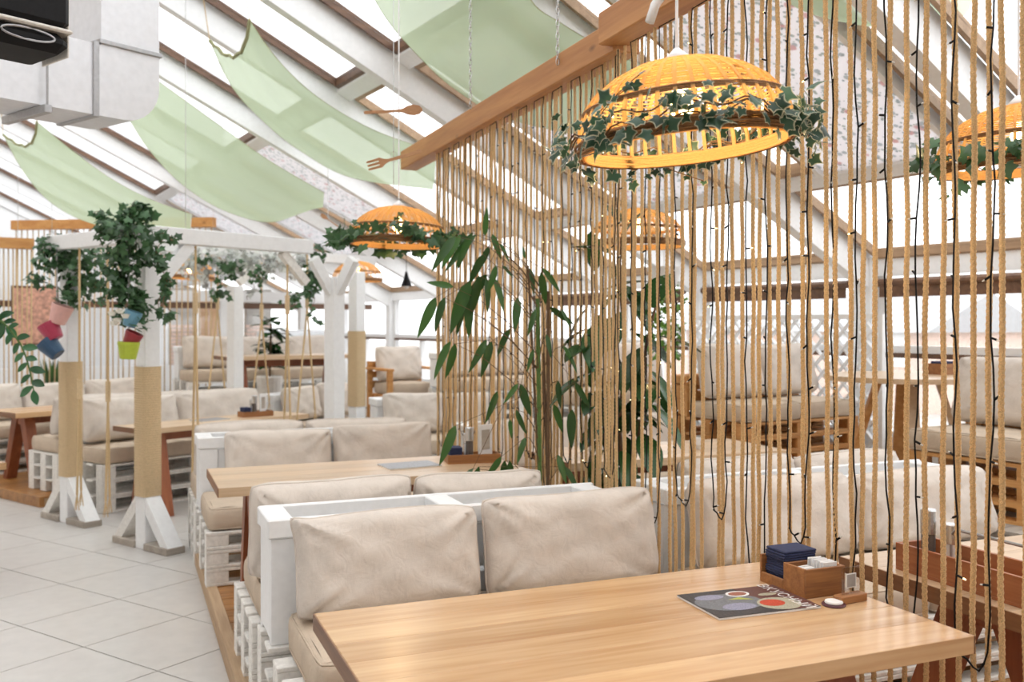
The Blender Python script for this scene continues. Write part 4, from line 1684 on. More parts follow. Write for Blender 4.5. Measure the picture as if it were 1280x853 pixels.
def spoon(a, b, fork):
    m = MB()
    v = b - a
    L = v.length
    x = v.normalized()
    yv = Vector((0, 0, 1))
    zv = x.cross(yv).normalized()
    yv = zv.cross(x)
    if not fork:
        prof = [(0, .018), (.04, .026), (.3, .022), (.55, .018), (.66, .03), (.75, .075), (.85, .09), (.95, .07), (1, .015)]
    else:
        prof = [(0, .025), (.05, .03), (.4, .026), (.6, .022), (.68, .045), (.74, .085), (.78, .09)]
    out = [(s, w) for s, w in prof] + [(s, -w) for s, w in prof[::-1]]
    polys = [out]
    if fork:
        for c in (-.066, 0, .066):
            polys.append([(.775, c + .02), (.98, c + .016), (1, c), (.98, c - .016), (.775, c - .02)])
    for pl in polys:
        n = len(pl)
        vs = [a + x * (s * L) + yv * (w * L) + zv * (.006 if k else -.006) for k in (0, 1) for s, w in pl]
        m.add(vs, [tuple(range(n)), tuple(range(2 * n - 1, n - 1, -1))] + [(k, (k + 1) % n, (k + 1) % n + n, k + n) for k in range(n)])
    return m


spoon(loc2(455, 141), loc2(528, 137), False).build('wooden_spoon', wsp, sp)
spoon(loc2(527, 189), loc2(459, 208), True).build('wooden_fork', wsp, sp)
for v in (139, 196):
    MB().tube([loc2(492 + 4 * math.cos(a), v + 7 * math.sin(a)) for a in [2 * math.pi * k / 14 for k in range(15)]], .0012, 4).build('wire_ring', steel, sp)
sp2 = thing('wooden_spoon', 'small wooden spoon dangling on a cord before the papered slope', 'spoon', P(410, 276, 9.5))
o_ = P(410, 276, 9.5)
a_, b_ = P(425, 285, 9.5) - o_, P(401, 268, 9.5) - o_
spoon(a_, b_, False).build('spoon', wsp, sp2)
MB().tube([(0, 0, 0), P(410, 60, 9.5) - o_], .003, 4).build('cord', steel, sp2)
# beam chains
ch = thing('hanging_chain', 'steel link chain carrying the pine beam from the roof', 'chain', P(588, 133, 5.72))
o_ = P(588, 133, 5.72)
ln = MB()
for k in range(8):
    a = 2 * math.pi * k / 8
ring = [(.009 * math.cos(a), 0, .02 * math.sin(a)) for a in [2 * math.pi * k / 10 for k in range(11)]]
lm1 = MB().tube(ring, .0028, 5, caps=False).mesh('link', steel, True)
for k in range(46):
    obj('link', lm1, ch, (0, 0, k * .033), (0, 0, (k % 2) * math.pi / 2))
ch2 = thing('hanging_chain', 'steel link chain by the joint of the two pine beams', 'chain', P(697, 77, 4.9))
for k in range(40):
    obj('link', lm1, ch2, (0, 0, k * .033), (0, 0, (k % 2) * math.pi / 2))
# thin suspension wires
for (u, v, d, lab) in ((232, 300, 8.2, 'thin steel wire hanging over the pergola beam'),):
    p = P(u, v, d)
    tag(MB().tube([(0, 0, 0), (0, 0, 3.2)], .003, 5).build('steel_wire', steel), lab, 'wire').location = p

# ------------------------------------------------------------------ jute wrapped posts and pergola
EA = math.radians(30)
E1, E2 = Vector((math.cos(EA), math.sin(EA), 0)), Vector((-math.sin(EA), math.cos(EA), 0))


def wrapped_post(p, label, h, w=.125, wrap=(.38, 1.33), foot=True):
    t = thing('pergola_post', label, 'post', (p[0], p[1], 0), EA)
    a = w / 2
    MB().box(-a, a, -a, a, .0, h, .006).build('post', white, t)
    if wrap:
        m = MB()
        z = wrap[0]
        n = int((wrap[1] - wrap[0]) / .017)
        vs, fs = [], []
        rws = []
        for k in range(n + 1):
            for dz, r in ((0, .006), (.0045, .012), (.0125, .012)):
                rws.append((z + k * .017 + dz, a + r))
        for zz, r in rws:
            c = r * .8
            vs += [(-c, -r, zz), (c, -r, zz), (r, -c, zz), (r, c, zz), (c, r, zz), (-c, r, zz), (-r, c, zz), (-r, -c, zz)]
        for i in range(len(rws) - 1):
            for k in range(8):
                fs.append((i * 8 + k, i * 8 + (k + 1) % 8, (i + 1) * 8 + (k + 1) % 8, (i + 1) * 8 + k))
        m.add(vs, fs)
        m.build('jute_wrap', jutewrap, t, True)
    if foot:
        # a plank sole along local y with a sloping brace on both sides
        MB().box(-.075, .075, -.36, -a, 0, .05, .004).build('sole', greyboard, t)
        MB().box(-.075, .075, a, .36, 0, .05, .004).build('sole', greyboard, t)
        for sy in (-1, 1):
            m = MB()
            ya, yb = sy * .355, sy * (a + .002)
            pl = [(ya, .05), (ya - sy * .10, .05), (yb, .26), (yb, .385)]
            m.prism(pl if sy > 0 else pl[::-1], 'x', -.06, .06)
            m.build('brace', white if sy < 0 else white_old, t)
    return t


P1, P2 = Vector((.16, 7.43, 0)), Vector((-.41, 8.64, 0))
wrapped_post(P1, 'white post wrapped in jute with a braced foot at the aisle', 2.24)
wrapped_post(P2, 'white jute wrapped post with braced foot beneath the pink and red pots', 2.24)
P4 = P(418, 500, 8.3)
P4.z = 0
pp = wrapped_post(P4, 'plain white post with forked braces beside the ivy lamp', 2.05, .13, None, False)
for sx in (-1, 1):
    MB().bar((sx * .04, 0, 1.92), (sx * .24, 0, 2.2), .09, .06, (0, 1, 0)).build('fork_brace', white, pp)
MB().bar((0, -.04, 1.92), (0, -.24, 2.2), .09, .06, (1, 0, 0)).build('fork_brace', white, pp)
P3 = P(294, 500, 10.3)
P3.z = 0
wrapped_post(P3, 'plain white post standing behind the pergola under the silk leaves', 2.05, .13, None, False)
P5 = P(446, 470, 10.2)
P5.z = 0
wrapped_post(P5, 'white post with pale jute wrap beyond the forked post', 2.2, .13, (.75, 1.55), False)
bm = thing('pergola_beam', 'white pergola beam with pine boards resting on the jute wrapped posts', 'beam', (P1.x, P1.y, 2.24), EA)
MB().box(-.25, 1.52, -.055, .055, 0, .12, .006).build('beam_timber', white, bm)
MB().box(-.055, .055, .056, 1.55, 0.0, .12, .006).build('beam_timber', white, bm)
MB().bar((.06, 0, -.32), (.34, 0, .0), .09, .07, (0, 1, 0)).build('knee_brace', white, bm)
MB().bar((0, .06, -.32), (0, .34, .0), .09, .07, (1, 0, 0)).build('knee_brace', white, bm)
MB().bar((1.52 - .04, 0, -.25), (1.52 - .3, 0, .0), .07, .06, (0, 1, 0)).build('knee_brace', white_old, bm)

# ------------------------------------------------------------------ far rope curtains
def far_curtain(a, b, zt, zb, sp_, label, ht=.13, n0=0, rmat=None):
    a, b = Vector(a), Vector(b)
    t = thing('far_rope_curtain', label, 'curtain', (a.x, a.y, zt))
    v = b - a
    MB().bar((0, 0, ht / 2), (v.x, v.y, ht / 2), .12, ht).build('beam', wood('pine_beam_x', (.55, .24, .07), (.7, .37, .13), .5, 'x', .5, .5), t)
    n = int(v.length / sp_)
    me = MB().tube([(0, 0, 0), (.006, .003, -(zt - zb) * .5), (0, 0, -(zt - zb))], .0085, 6).mesh('rope', rmat or ropepale, True)
    r = random.Random(n)
    for k in range(n):
        if k / n < n0:
            continue
        obj('rope', me, t, (v.x * (k + .5) / n, v.y * (k + .5) / n, 0), (r.gauss(0, .003), r.gauss(0, .003), r.random() * 6))
    return t


A3 = P(268, 284, 13.0)
far_curtain((A3.x, A3.y), (A3.x - 2.6, A3.y + 1.5), A3.z, .55, .085, 'pale rope curtain on a pine beam behind the pergola')
A2_ = P(42, 306, 11.6)
far_curtain((A2_.x, A2_.y), (A2_.x - 2.2, A2_.y - .5), A2_.z - .06, .4, .05, 'dense pale rope curtain on a pine beam behind the aisle plants')
pc = thing('hanging_picture', 'framed pinkish picture behind the dense pale rope curtain', 'picture', P(44, 432, 12.4), .2)
MB().box(-.28, .28, 0, .03, 0, .78, .004).build('frame', brownrail, pc)
MB().box(-.25, .25, -.004, 0, .03, .75).build('print', plain('print_pinkish', (.62, .35, .27), .7, .35, 5), pc)
for sx in (-.2, .2):
    MB().tube([(sx, .015, .76), (sx, .015, 2.2)], .003, 5).build('cord', steel, pc)


def lp(x, y, z=0.0):
    """a point in the pergola's frame"""
    return at((P1.x, P1.y, 0), EA, x, y, z)


# ------------------------------------------------------------------ seating under and behind the pergola
trestle_table(lp(.5, .87), EA, 1.75, .5, .76, .045, pine_pale, redwood, 'pine table under the pergola between the jute wrapped posts')
condiments(lp(1.62, 1.05, .76), EA - .2, 'oak condiment tray on the table under the pergola', 'on the pergola table')
mp3 = thing('menu_magazine', 'closed menu magazine on the table under the pergola', 'magazine', lp(1.3, 1.12, .76), EA)
MB().box(-.15, .15, -.1, .1, 0, .006, .001).build('pages', paper, mp3)
MB().box(-.15, .15, -.1, .1, .006, .0072).build('cover', MATS['grey_cover'], mp3)
q = lp(.42, 1.4)
pallet_sofa(q, EA, 1.95, .5, .42, 'white pallet sofa behind the table under the pergola', .26, .86, detail=True, layers=3)
dress(q, EA, 1.95, .55, .42, 'sofa behind the pergola table', 2, 2, .40, .22, 16, .05, ends=('aisle', 'inner'))
plat = struct(MB().box(.28, 3.4, 2.14, 5.4, 0, .07).build('floor_aisle_platform', timber))
plat.location = (P1.x, P1.y, 0)
plat.rotation_euler = (0, 0, EA)
y = 2.15
while y < 5.3:
    board('plank', deckw, plat, .285, 3.4, y, y + .117, .07, .09, .002)
    y += .12
tb = struct(MB().box(.235, .28, 2.12, 5.4, 0, .095, .004).build('trim_2', deckw))
tb.location = plat.location
tb.rotation_euler = plat.rotation_euler
q = lp(2.35, 2.72, .09)
pallet_sofa(q, EA + math.pi, 1.93, .55, .36, 'white pallet bench on the aisle platform facing the red legged table', 0, detail=True, layers=3)
dress(q, EA + math.pi, 1.93, .55, .36, 'bench facing the red legged table', 2, 2, .36, .18, 18, .04, ends=('inner', 'aisle'))
trestle_table(lp(.36, 2.86, .09), EA, 1.7, .62, .70, .05, pine, redwood, 'pine table with broad red legs on the aisle platform')
q = lp(.3, 3.75, .09)
pallet_sofa(q, EA, 2.2, .6, .36, 'white pallet sofa on the aisle platform beyond the red legged table', .28, .82, detail=False)
dress(q, EA, 2.2, .6, .36, 'sofa beyond the red legged table', 3, 2, .38, .2, 20, .04, ends=('aisle', 'inner'))
q = lp(2.75, 1.5)
pallet_sofa(q, EA, 1.0, .55, .42, 'white pallet sofa at the far end of the pergola table row', .26, .86, detail=False)
dress(q, EA, 1.0, .55, .42, 'sofa past the pergola table', 2, 1, .38, .2, 24, .04, ends=('pergola', 'lounge'))
tl = trestle_table(P(9, 588, 6.1) * 1.0 - Vector((0, 0, P(9, 588, 6.1).z)) - E1 * 1.35, EA, 1.35, .62, .745, .045, pine, redwood, 'honey pine table whose corner juts out over the tiled aisle')

# ------------------------------------------------------------------ rope swings on the pergola
def hanger(par, top, node, feet, rr_=.009):
    MB().tube([top, node], rr_, 6).build('hanging_rope', ropepale, par)
    n2 = Vector(node) - Vector((0, 0, .16))
    wr_ = []
    rad = []
    for k in range(21):
        wr_.append(Vector(node).lerp(n2, k / 20))
        rad.append(.021 if k % 2 else .018)
    MB().tube(wr_, rad, 8).build('rope_binding', jutewrap, par)
    for f in feet:
        MB().tube([n2, f], rr_, 6).build('hanging_rope', ropepale, par)
        f = Vector(f)
        tv = MB()
        for a in range(5):
            tv.tube([f, f + Vector((.02 * math.cos(a * 1.26), .02 * math.sin(a * 1.26), -.12))], [.006, .002], 4)
        tv.build('tassel', ropepale, par)


for k, (x, lab) in enumerate(((.40, 'bound jute rope hanger at the post end of the white pergola beam'), (1.28, 'bound jute rope hanger near the forked post end of the pergola beam'))):
    sw = thing('rope_hanger', lab, 'rope', lp(x, 0), EA)
    hanger(sw, (0, 0, 2.24), (0, 0, 1.88), [(-.05, -.12, .42), (.05, .12, .42)])
for k, (yv, lab) in enumerate(((.55, 'straight jute rope hanger beside the lime pot'), (.98, 'jute rope hanger swaying close to the second wrapped post'))):
    sw = thing('rope_hanger', lab, 'rope', lp(0, yv), EA)
    hanger(sw, (0, 0, 2.24), (0, 0, 1.2), [(-.03, -.02, .28), (.03, .03, .3)])
for k, (u, d, lab) in enumerate(((272, 9.9, 'slack jute rope pair hanging left of the plain white post'), (327, 10.2, 'jute rope pair hanging in front of the lounge window'), (384, 9.0, 'jute rope pair twined with ivy beside the forked post'))):
    p = P(u, 405, d)
    sw = thing('rope_pair', lab, 'rope', (p.x, p.y, 0), EA)
    hanger(sw, (0, 0, 2.3), (0, 0, 1.95 - .1 * (k == 1)), [(-.16, -.05, .8), (.14, .05, .8)])
bs = thing('pergola_beam', 'white rear pergola beam over the plain white post', 'beam', P(250, 318, 10.3), EA)
MB().box(-1.2, 2.6, -.05, .05, 0, .12, .006).build('beam_timber', white, bs)
MB().bar((.5, 0, -.3), (.8, 0, .0), .08, .06, (0, 1, 0)).build('knee_brace', white_old, bs)

# ------------------------------------------------------------------ ivy on the pergola
def ivy_mass(label, origin, blobs, strands, size, seed, mat, cat='ivy', name='climbing_ivy'):
    r = random.Random(seed)
    o_ = Vector(origin)
    g = thing(name, label, cat, o_)
    items = []
    for (c, rad, n) in blobs:
        c = Vector(c) - o_
        for k in range(n):
            v = rnd_dir(r) * (r.random() ** .45)
            p = c + Vector((v.x * rad[0], v.y * rad[1], v.z * rad[2]))
            d = (v * .5 + Vector((r.gauss(0, .6), r.gauss(0, .6), r.uniform(-1.1, .5)))).normalized()
            nr = v + Vector((r.gauss(0, .5), r.gauss(0, .5) - .3, r.uniform(0, .9)))
            items.append((p, frame(d, nr), size * r.uniform(.6, 1.25)))
    vn = MB()
    for (a, b, n) in strands:
        a, b = Vector(a) - o_, Vector(b) - o_
        ph = r.random() * 6
        pts = [a.lerp(b, k / 12) + Vector((.035 * math.sin(k * .9 + ph), .03 * math.cos(k * .7 + ph), -.0)) for k in range(13)]
        vn.tube(pts, .003, 5)
        for k in range(n):
            i = r.randrange(0, 12)
            p = pts[i].lerp(pts[i + 1], r.random())
            d = Vector((r.gauss(0, .7), r.gauss(0, .7), r.uniform(-1, .3))).normalized()
            items.append((p + d * .01, frame(d, Vector((r.gauss(0, .5), -1 + r.gauss(0, .4), .5))), size * r.uniform(.6, 1.2)))
    if vn.v:
        stuff(vn.build('vines', stemm, g))
    joined_leaves(items, IVY, mat, 'leaves', g)
    return g


D1 = 6.75
ivy_mass('big ivy bush spilling over the corner of the white pergola beam', P(170, 285, D1),
         [(P(140, 285, D1), (.13, .12, .12), 90), (P(165, 300, D1 - .05), (.2, .16, .2), 190), (P(150, 345, D1 - .05), (.14, .12, .2), 150), (P(172, 268, D1), (.12, .1, .09), 70), (P(168, 385, D1), (.13, .1, .14), 90)],
         [(P(200, 300, D1 - .1), P(205, 405, D1 - .1), 45), (P(205, 320, D1 - .1), P(212, 395, D1 - .1), 30), (P(128, 275, D1), P(122, 262, D1), 8), (P(165, 270, D1), P(168, 258, D1), 8), (P(200, 290, D1 - .1), P(222, 302, D1 - .1), 12)], .075, 31, ivym)
D2 = 7.75
ivy_mass('loose ivy bush over the post above the pink and red pots', P(95, 310, D2),
         [(P(75, 320, D2), (.2, .15, .18), 150), (P(110, 330, D2), (.18, .14, .22), 140), (P(60, 305, D2), (.1, .1, .08), 40), (P(100, 360, D2), (.12, .1, .16), 60), (P(48, 350, D2), (.1, .1, .08), 30)],
         [(P(120, 350, D2), P(135, 385, D2), 20), (P(85, 350, D2), P(92, 385, D2), 14)], .07, 33, ivym)
ivy_mass('white silk leaves and ivy draped under the rear pergola beam', P(300, 325, 9.6),
         [(P(u, 327 + 5 * math.sin(u), 9.6), (.22, .12, .15), 70) for u in range(225, 400, 22)],
         [(P(255, 330, 9.5), P(262, 372, 9.5), 10), (P(318, 330, 9.5), P(312, 375, 9.5), 10)], .075, 35, whiteleaf, 'garland', 'silk_garland')
ivy_mass('ivy strands hanging below the silk leaves beside the plain white post', P(285, 335, 9.4),
         [(P(285, 335, 9.4), (.14, .1, .12), 45), (P(275, 365, 9.4), (.1, .08, .1), 25), (P(252, 322, 9.4), (.12, .1, .06), 18), (P(318, 340, 9.4), (.08, .08, .1), 16)], [(P(330, 330, 9.4), P(325, 365, 9.4), 12)], .075, 36, ivym)
ivy_mass('ivy climbing the twin ropes beside the forked post', P(388, 330, 8.8),
         [(P(390, 350, 8.8), (.1, .1, .2), 60), (P(365, 375, 8.8), (.1, .08, .08), 20), (P(398, 315, 8.8), (.1, .08, .1), 30)], [(P(385, 350, 8.8), P(395, 405, 8.8), 25), (P(385, 360, 8.8), P(360, 378, 8.8), 10)], .075, 37, ivym)


# tilted flower pots threaded on rods
def tipsy(u, v, d, r_, h, tilt, col, name, label, plant=None):
    p = P(u, v, d)
    t = thing('flower_pot', label, 'flower pot', p)
    e = Matrix.Rotation(-YAW, 3, 'Z') @ Matrix.Rotation(tilt, 3, 'Y')
    t.rotation_euler = e.to_euler()
    MB().lathe([(0, 0), (r_ * .68, 0), (r_ * .72, .004), (r_ * .98, h - .02), (r_, h - .02), (r_, h), (r_ * .9, h), (r_ * .84, h - .03), (0, h - .03)], 20).build('pot_shell', plain('glaze_' + name, col, .35, .05, 8), t, False)
    MB().lathe([(0, h - .028), (r_ * .83, h - .028)], 16).build('soil', plain('soil', (.05, .035, .025), .9, .3, 60), t)
    if plant:
        items = []
        r = random.Random(int(u))
        for k in range(plant):
            vdir = rnd_dir(r, -1.2)
            vdir.z = abs(vdir.z)
            items.append((Vector((vdir.x * r_ * .8, vdir.y * r_ * .8, h + .02 + .1 * r.random())), frame(Vector((vdir.x, vdir.y, r.uniform(-.5, .6))), Vector((0, 0, 1))), .06 * r.uniform(.6, 1.2)))
        joined_leaves(items, IVY, ivym, 'leaves', t)
    return t


tipsy(71, 404, 7.55, .085, .15, .35, (.72, .42, .38), 'pink', 'pale pink flower pot tilted on top of the red pot', 30)
tipsy(70, 424, 7.55, .085, .14, -.5, (.42, .04, .09), 'crimson', 'crimson flower pot tilted between the pink and navy pots')
tipsy(73, 444, 7.55, .085, .15, -.75, (.03, .08, .16), 'navy', 'navy flower pot tipped on its side beneath the crimson pot')
tipsy(161, 408, 6.6, .06, .11, .35, (.16, .36, .5), 'blue', 'small blue flower pot tilted under the big ivy bush', 26)
tipsy(161, 432, 6.6, .062, .10, .45, (.3, .03, .04), 'maroon', 'maroon flower pot nestled in the lime pot', 16)
tipsy(160, 449, 6.6, .075, .12, .05, (.45, .55, .05), 'lime', 'lime green flower pot hanging lowest on the aisle post')
for (u, v0, v1, d, lab) in ((71, 380, 446, 7.66, 'thin rod carrying the pink, crimson and navy pots'), (161, 380, 450, 6.7, 'thin rod carrying the blue, maroon and lime pots')):
    a, b = P(u, v0, d), P(u, v1, d)
    tag(MB().tube([(0, 0, 0), a - b + Vector((0, 0, .5))], .006, 6).build('pot_rod', greyp), lab, 'rod').location = b
rz_ = random.Random(5)
for k, (u, v) in enumerate(((140, 393), (150, 390), (147, 401), (157, 396), (142, 405))):
    p = P(u, v, 6.5)
    t = thing('white_rose', 'white silk rose tucked between the pots under the big ivy bush', 'flower', p, k, 'white roses by the small blue pot')
    for j in range(7):
        a = j * 2.4
        rr_ = .012 + .0035 * j
        m = MB()
        pts = []
        for s in range(5):
            aa = a - .7 + 1.4 * s / 4
            pts += [(rr_ * .6 * math.cos(aa), rr_ * .6 * math.sin(aa), -.012), (rr_ * math.cos(aa), rr_ * math.sin(aa), .012), (rr_ * 1.25 * math.cos(aa), rr_ * 1.25 * math.sin(aa), .02 - .001 * j)]
        m.add(pts, [(s * 3 + i, s * 3 + 3 + i, s * 3 + 4 + i, s * 3 + 1 + i) for s in range(4) for i in range(2)])
        m.build('petal', plain('rose_petal', (.86, .84, .76), .7, .03, 20), t, True)

# glossy branch reaching in at the aisle
zb = P(-55, 470, 5.6)
zz = thing('zamia_plant', 'glossy round leaved branch arching over the tiled aisle', 'plant', (zb.x, zb.y, .0))
MB().lathe([(0, 0), (.12, 0), (.16, .5), (.15, .55), (.13, .5), (0, .5)], 20).build('planter', white_old, zz)
zme = leaf_mesh(ZZ, zzm)
zo = Vector((zb.x, zb.y, 0))
for bi, ctrl in enumerate(([(-55, 560), (-45, 420), (-5, 400), (22, 425), (35, 455), (42, 488)], [(-55, 560), (-50, 430), (-30, 395), (-8, 392), (8, 408)], [(-55, 560), (-70, 430), (-60, 380)])):
    pts = [P(u, v, 5.6 + .05 * bi) - zo for u, v in ctrl]
    pts[0] = Vector((0, 0, .48))
    cu = [interp(pts, s / 24) for s in range(25)]
    MB().tube(cu, [.009 - .0002 * k for k in range(25)], 6).build('stalk', greenstem, zz)
    for k in range(7, 25):
        dirv = (cu[min(24, k + 1)] - cu[k - 1]).normalized()
        sd = dirv.cross(-FWD).normalized() * (1 if k % 2 else -1)
        d = (sd + dirv * .5 - FWD * rz_.uniform(0, .4)).normalized()
        if k == 24:
            d = dirv
        sz = rz_.uniform(.075, .1)
        obj('leaf', zme, zz, cu[k], frame(d, -FWD + Vector((0, 0, .6))).to_euler(), (sz, sz * 1.2, sz))
# aloe like plant behind
sp_ = thing('snake_plant', 'upright striped green snake plant behind the aisle platform sofa', 'plant', Vector((P(66, 400, 13.6).x, P(66, 400, 13.6).y, 0)))
MB().lathe([(0, 0), (.14, 0), (.17, .7), (.16, .72), (.14, .68), (0, .68)], 18).build('planter', white_old, sp_)
sl_ = leaf_mesh(leaf_lance(.07, -.05, 6, .6), bambm)
for k in range(11):
    a = k * 2.4
    d = Vector((.25 * math.cos(a), .25 * math.sin(a), 1))
    obj('leaf', sl_, sp_, (.05 * math.cos(a), .05 * math.sin(a), .66), frame(d, Vector((math.cos(a), math.sin(a), 0))).to_euler(), (.5, .5, .5))

# ------------------------------------------------------------------ raised lounge by the window wall
LZ = .52
q = W(5.2, 5.2, LZ)
pallet_sofa(q, PHI, 1.32, .62, .36, 'bare orange pine pallet sofa on the raised lounge floor', .2, .70, mat=pallet_w, detail=True, layers=3)
dress(q, PHI, 1.32, .62, .36, 'bare pine pallet sofa', 2, 2, .44, .2, 28, .04, ends=('curtain', 'window'))
rt = thing('lounge_table', 'pale round pine table with splayed legs before the window wall', 'table', W(6.0, 4.36, LZ), PHI)
n = 40
top = [(.6 * math.cos(2 * math.pi * k / n), .56 * math.sin(2 * math.pi * k / n)) for k in range(n)]
MB().prism(top, 'z', .715, .75).build('table_top', pine_pale, rt)
for a in (.8, 2.4, 3.9, 5.4):
    MB().bar((.2 * math.cos(a), .2 * math.sin(a), .715), (.42 * math.cos(a), .42 * math.sin(a), 0), .08, .045, (0, 0, 1)).build('leg', pallet_w if a < 3 else pine_pale, rt)
q = W(5.12, 3.75, LZ)
pallet_sofa(q, PHI - math.pi / 2, .85, .6, .34, 'bare pine pallet seat at the end of the round lounge table', .2, .66, mat=pallet_w, detail=False)
dress(q, PHI - math.pi / 2, .85, .6, .34, 'bare pine seat at the end of the round table', 1, 1, .42, .18, 32, .04)
bx2 = thing('napkin_box', 'oak box with navy napkins on the round lounge table', 'box', W(6.2, 4.2, LZ + .75), PHI)
for (x0, x1, y0, y1, z0, z1) in ((0, .2, 0, .01, 0, .08), (0, .2, .13, .14, 0, .08), (0, .01, .01, .13, 0, .08), (.19, .2, .01, .13, 0, .08), (.01, .19, .01, .13, 0, .01)):
    MB().box(x0, x1, y0, y1, z0, z1).build('box_panel', oakbox, bx2)
tag(MB().box(-.07, .07, -.05, .05, 0, .085, .004).build('napkin_stack', navy), 'navy napkins in the oak box on the round lounge table', 'napkins').location = W(6.29, 4.275, LZ + .762)
la = thing('lattice_screen', 'white diagonal lattice screen along the lounge window wall', 'screen', W(6.58, 5.0, LZ), PHI)
MB().box(-.02, .02, 0, 2.3, 1.16, 1.2).build('frame_rail', white, la)
MB().box(-.02, .02, 0, 2.3, 0.0, .05).build('frame_rail', white, la)
for yy in (0, 2.26):
    MB().box(-.02, .02, yy, yy + .04, .05, 1.16).build('frame_rail', white, la)
for k in range(-7, 16):
    for sgn in (1, -1):
        y0, z0, y1, z1 = k * .15, .05, k * .15 + 1.1, 1.16
        if y0 < .04:
            z0 += .04 - y0
            y0 = .04
        if y1 > 2.26:
            z1 -= (y1 - 2.26)
            y1 = 2.26
        if z1 - z0 < .05 or y1 - y0 < .05:
            continue
        if sgn < 0:
            y0, y1 = 2.3 - y0, 2.3 - y1
        MB().bar((.008 * sgn, y0, z0), (.008 * sgn, y1, z1), .014, .04, (1, 0, 0)).build('slat', white, la)
q = W(5.0, 7.1, LZ)
pallet_sofa(q, PHI, 1.4, .62, .36, 'white pallet sofa in the lounge beyond the bare pine sofa', .28, .78, detail=False)
dress(q, PHI, 1.4, .62, .36, 'white sofa beyond the bare pine sofa', 2, 1, .42, .2, 34, .04, ends=('curtain', 'window'))
q = W(4.98, 9.2, LZ)
pallet_sofa(q, PHI, 1.5, .62, .36, 'white pallet sofa far along the window wall', .28, .78, detail=False)
dress(q, PHI, 1.5, .62, .36, 'white sofa far along the window wall', 2, 1, .42, .2, 36, .04, ends=('curtain', 'window'))
# back lounge
trestle_table(W(2.85, 11.0, .5), PHI, 1.6, .62, .76, .045, pine_pale, redwood, 'pine table on the raised floor behind the pergola')
q = W(2.7, 12.3, .5)
pallet_sofa(q, PHI, 2.1, .62, .40, 'long white pallet sofa on the raised floor below the back windows', .28, .84, detail=False)
dress(q, PHI, 2.1, .62, .40, 'long sofa below the back windows', 3, 2, .42, .2, 38, .04, ends=('aisle', 'curtain'))
ac = P(506, 500, 11.5)
arm = thing('wooden_armchair', 'orange wooden armchair with thick cushions beyond the rope curtain', 'armchair', (ac.x, ac.y, .5), PHI)
for x in (-.36, .30):
    for yy in (-.3, .3):
        MB().box(x, x + .06, yy - .03, yy + .03, 0, .58 if yy < 0 else .66, .004).build('leg', pallet_w, arm)
    MB().box(x - .01, x + .07, -.34, .36, .58, .61, .004).build('armrest', pallet_w, arm)
for z in (.24,):
    MB().box(-.3, .3, -.3, .3, z, z + .05, .004).build('seat_frame', pallet_w, arm)
for z in (.36, .48, .6):
    MB().box(-.36, .36, .3, .33, z, z + .08, .004).build('back_slat', pallet_w, arm)
seat_cushion((ac.x, ac.y, .795), PHI, .58, .56, .13, 'thick linen seat cushion on the orange wooden armchair')
back_cushion(W(0, .14) + Vector((ac.x, ac.y, .945)), PHI, .6, .42, .2, 'linen back cushion on the orange wooden armchair', None, 10, 5)
q = W(4.0, 13.6, .5)
wp = thing('pallet_table', 'low white pallet table stacked under the plastic wrapped bundle', 'table', q, PHI)
pallet_layers(wp, 1.3, .8, 0, .62, 4, white_old, False)
mb = cushion_mesh(77, 1.15, .42, .6, .06, 40, 24)
wbm = mb.mesh('wrapped_bundle', plain('clear_wrap', (.74, .77, .8), .25, .08, 4, .5, bscale=14), True)
wbo = obj('wrapped_bundle', wbm, None, W(4.65, 14.0, 1.13), (0, 0, PHI))
tag(wbo, 'plastic wrapped bundle lying on the white pallet table', 'bundle')
# small black cone pendant, leafy plant by the back window, brick piers outside
cp = thing('cone_pendant', 'small black cone pendant lamp beyond the rope curtain', 'lamp', P(508, 358, 13), 0)
MB().lathe([(.075, 0), (.078, .003), (.03, .13), (.015, .2), (0, .2)], 18).build('shade', blackp, cp)
MB().lathe([(0, -.03), (.03, -.02), (.038, .005), (.02, .03), (0, .04)], 14).build('glow_bulb', paper, cp)
MB().tube([(0, 0, .2), (0, 0, 1.8)], .004, 5).build('cord', blackp, cp)
bpz = P(337, 440, 12.2)
bpl = thing('leafy_plant', 'bushy broad leaved plant on the raised floor before the back windows', 'plant', (bpz.x, bpz.y, .5))
MB().lathe([(0, 0), (.13, 0), (.17, .45), (.16, .47), (.14, .43), (0, .43)], 18).build('planter', white_old, bpl)
MB().tube([(0, 0, .4), (.02, 0, 1.15)], .015, 6).build('stem', stemm, bpl)
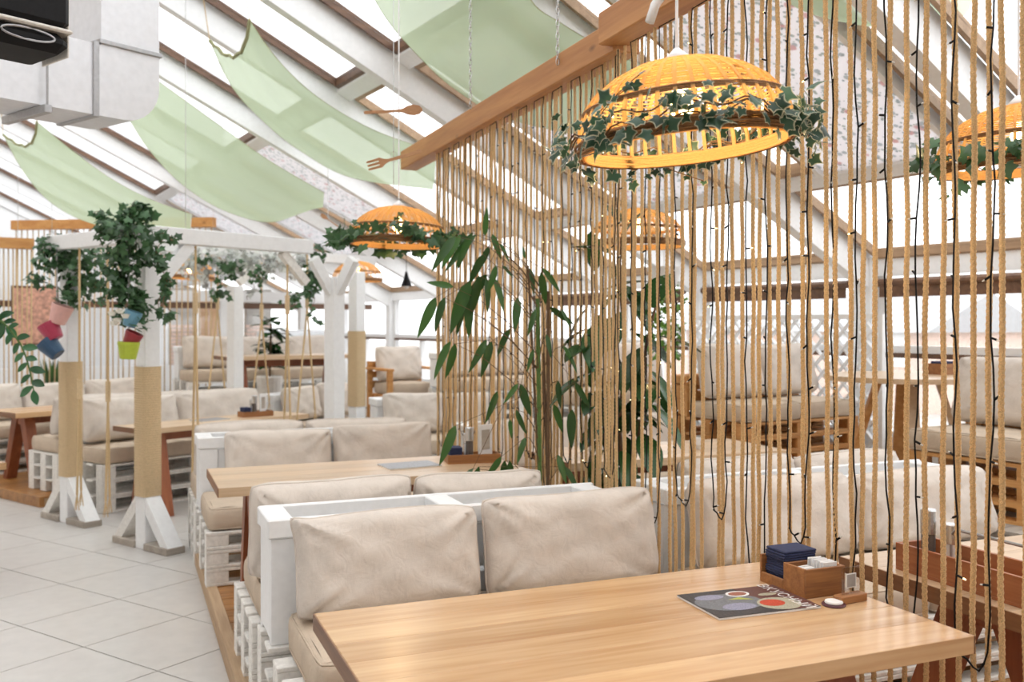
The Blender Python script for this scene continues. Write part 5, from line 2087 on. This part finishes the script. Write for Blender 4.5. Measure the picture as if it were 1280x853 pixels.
for k in range(46):
    a = k * 2.4
    s = rz_.random()
    d = Vector((math.cos(a), math.sin(a), rz_.uniform(-.6, .5)))
    sz = rz_.uniform(.18, .28)
    obj('leaf', fleaf, bpl, (.02 + .03 * math.cos(a), .03 * math.sin(a), .55 + .65 * s), frame(d, Vector((0, 0, 1)) + d * .4).to_euler(), (sz, sz * 1.3, sz))
for k, xq in enumerate((3.9, 5.3)):
    t = thing('brick_pier', ('brick pier outside the back windows, beside the timber boarding' if k == 0 else 'brick pier outside the back windows at the corner'), 'pier', W(xq, 18.2, 0), PHI)
    bm_ = MB().box(-.118, .118, -.055, .055, -.03, .03).mesh('brick', brickm)
    MB().box(-.235, .235, -.11, .11, 0, 2.3).build('mortar_core', concrete, t)
    for row in range(22):
        for c in range(2):
            obj('brick', bm_, t, (-.12 + .24 * c + (.0 if row % 2 else .004), -.066, .08 + row * .072))
tbd = thing('timber_boarding', 'orange timber boarding outside the back windows', 'fence', W(4.25, 18.3, 0), PHI)
for k in range(5):
    MB().box(k * .16, k * .16 + .15, 0, .03, 0, 2.2, .003).build('plank', wood('outdoor_boards', (.6, .36, .2), (.75, .5, .3), .7, 'z', .5), tbd)
# chairs' worth of greenery across the curtain
ivy_mass('hanging bright green vine across the curtain by the lounge', P(830, 395, 7.8), [(P(830, 395, 7.8), (.2, .15, .35), 160)], [(P(815, 380, 7.8), P(812, 460, 7.8), 30), (P(845, 380, 7.8), P(850, 450, 7.8), 30)], .06, 41, leafmat('fresh_vine', (.12, .26, .04)), 'vine', 'hanging_vine')
hp = P(830, 340, 7.8)
hk = thing('hanging_planter', 'white planter on a cord holding the bright green vine', 'planter', (hp.x, hp.y, hp.z - .12))
MB().lathe([(0, 0), (.1, 0), (.14, .16), (.13, .16), (.1, .03), (0, .03)], 18).build('planter_bowl', white, hk)
MB().tube([(0, 0, .03), (0, 0, 1.6)], .004, 5).build('cord', white, hk)
# flex with clip on the beam joint above the lamp
tag(MB().tube([(0, 0, 0), (.02, -.01, .07), (.06, -.03, .13), (.14, -.1, .19)], .02, 8).build('cable_conduit', white, None, True), 'white cable conduit clipped where the two pine beams meet', 'cable').location = P(812, 28, 3.75)
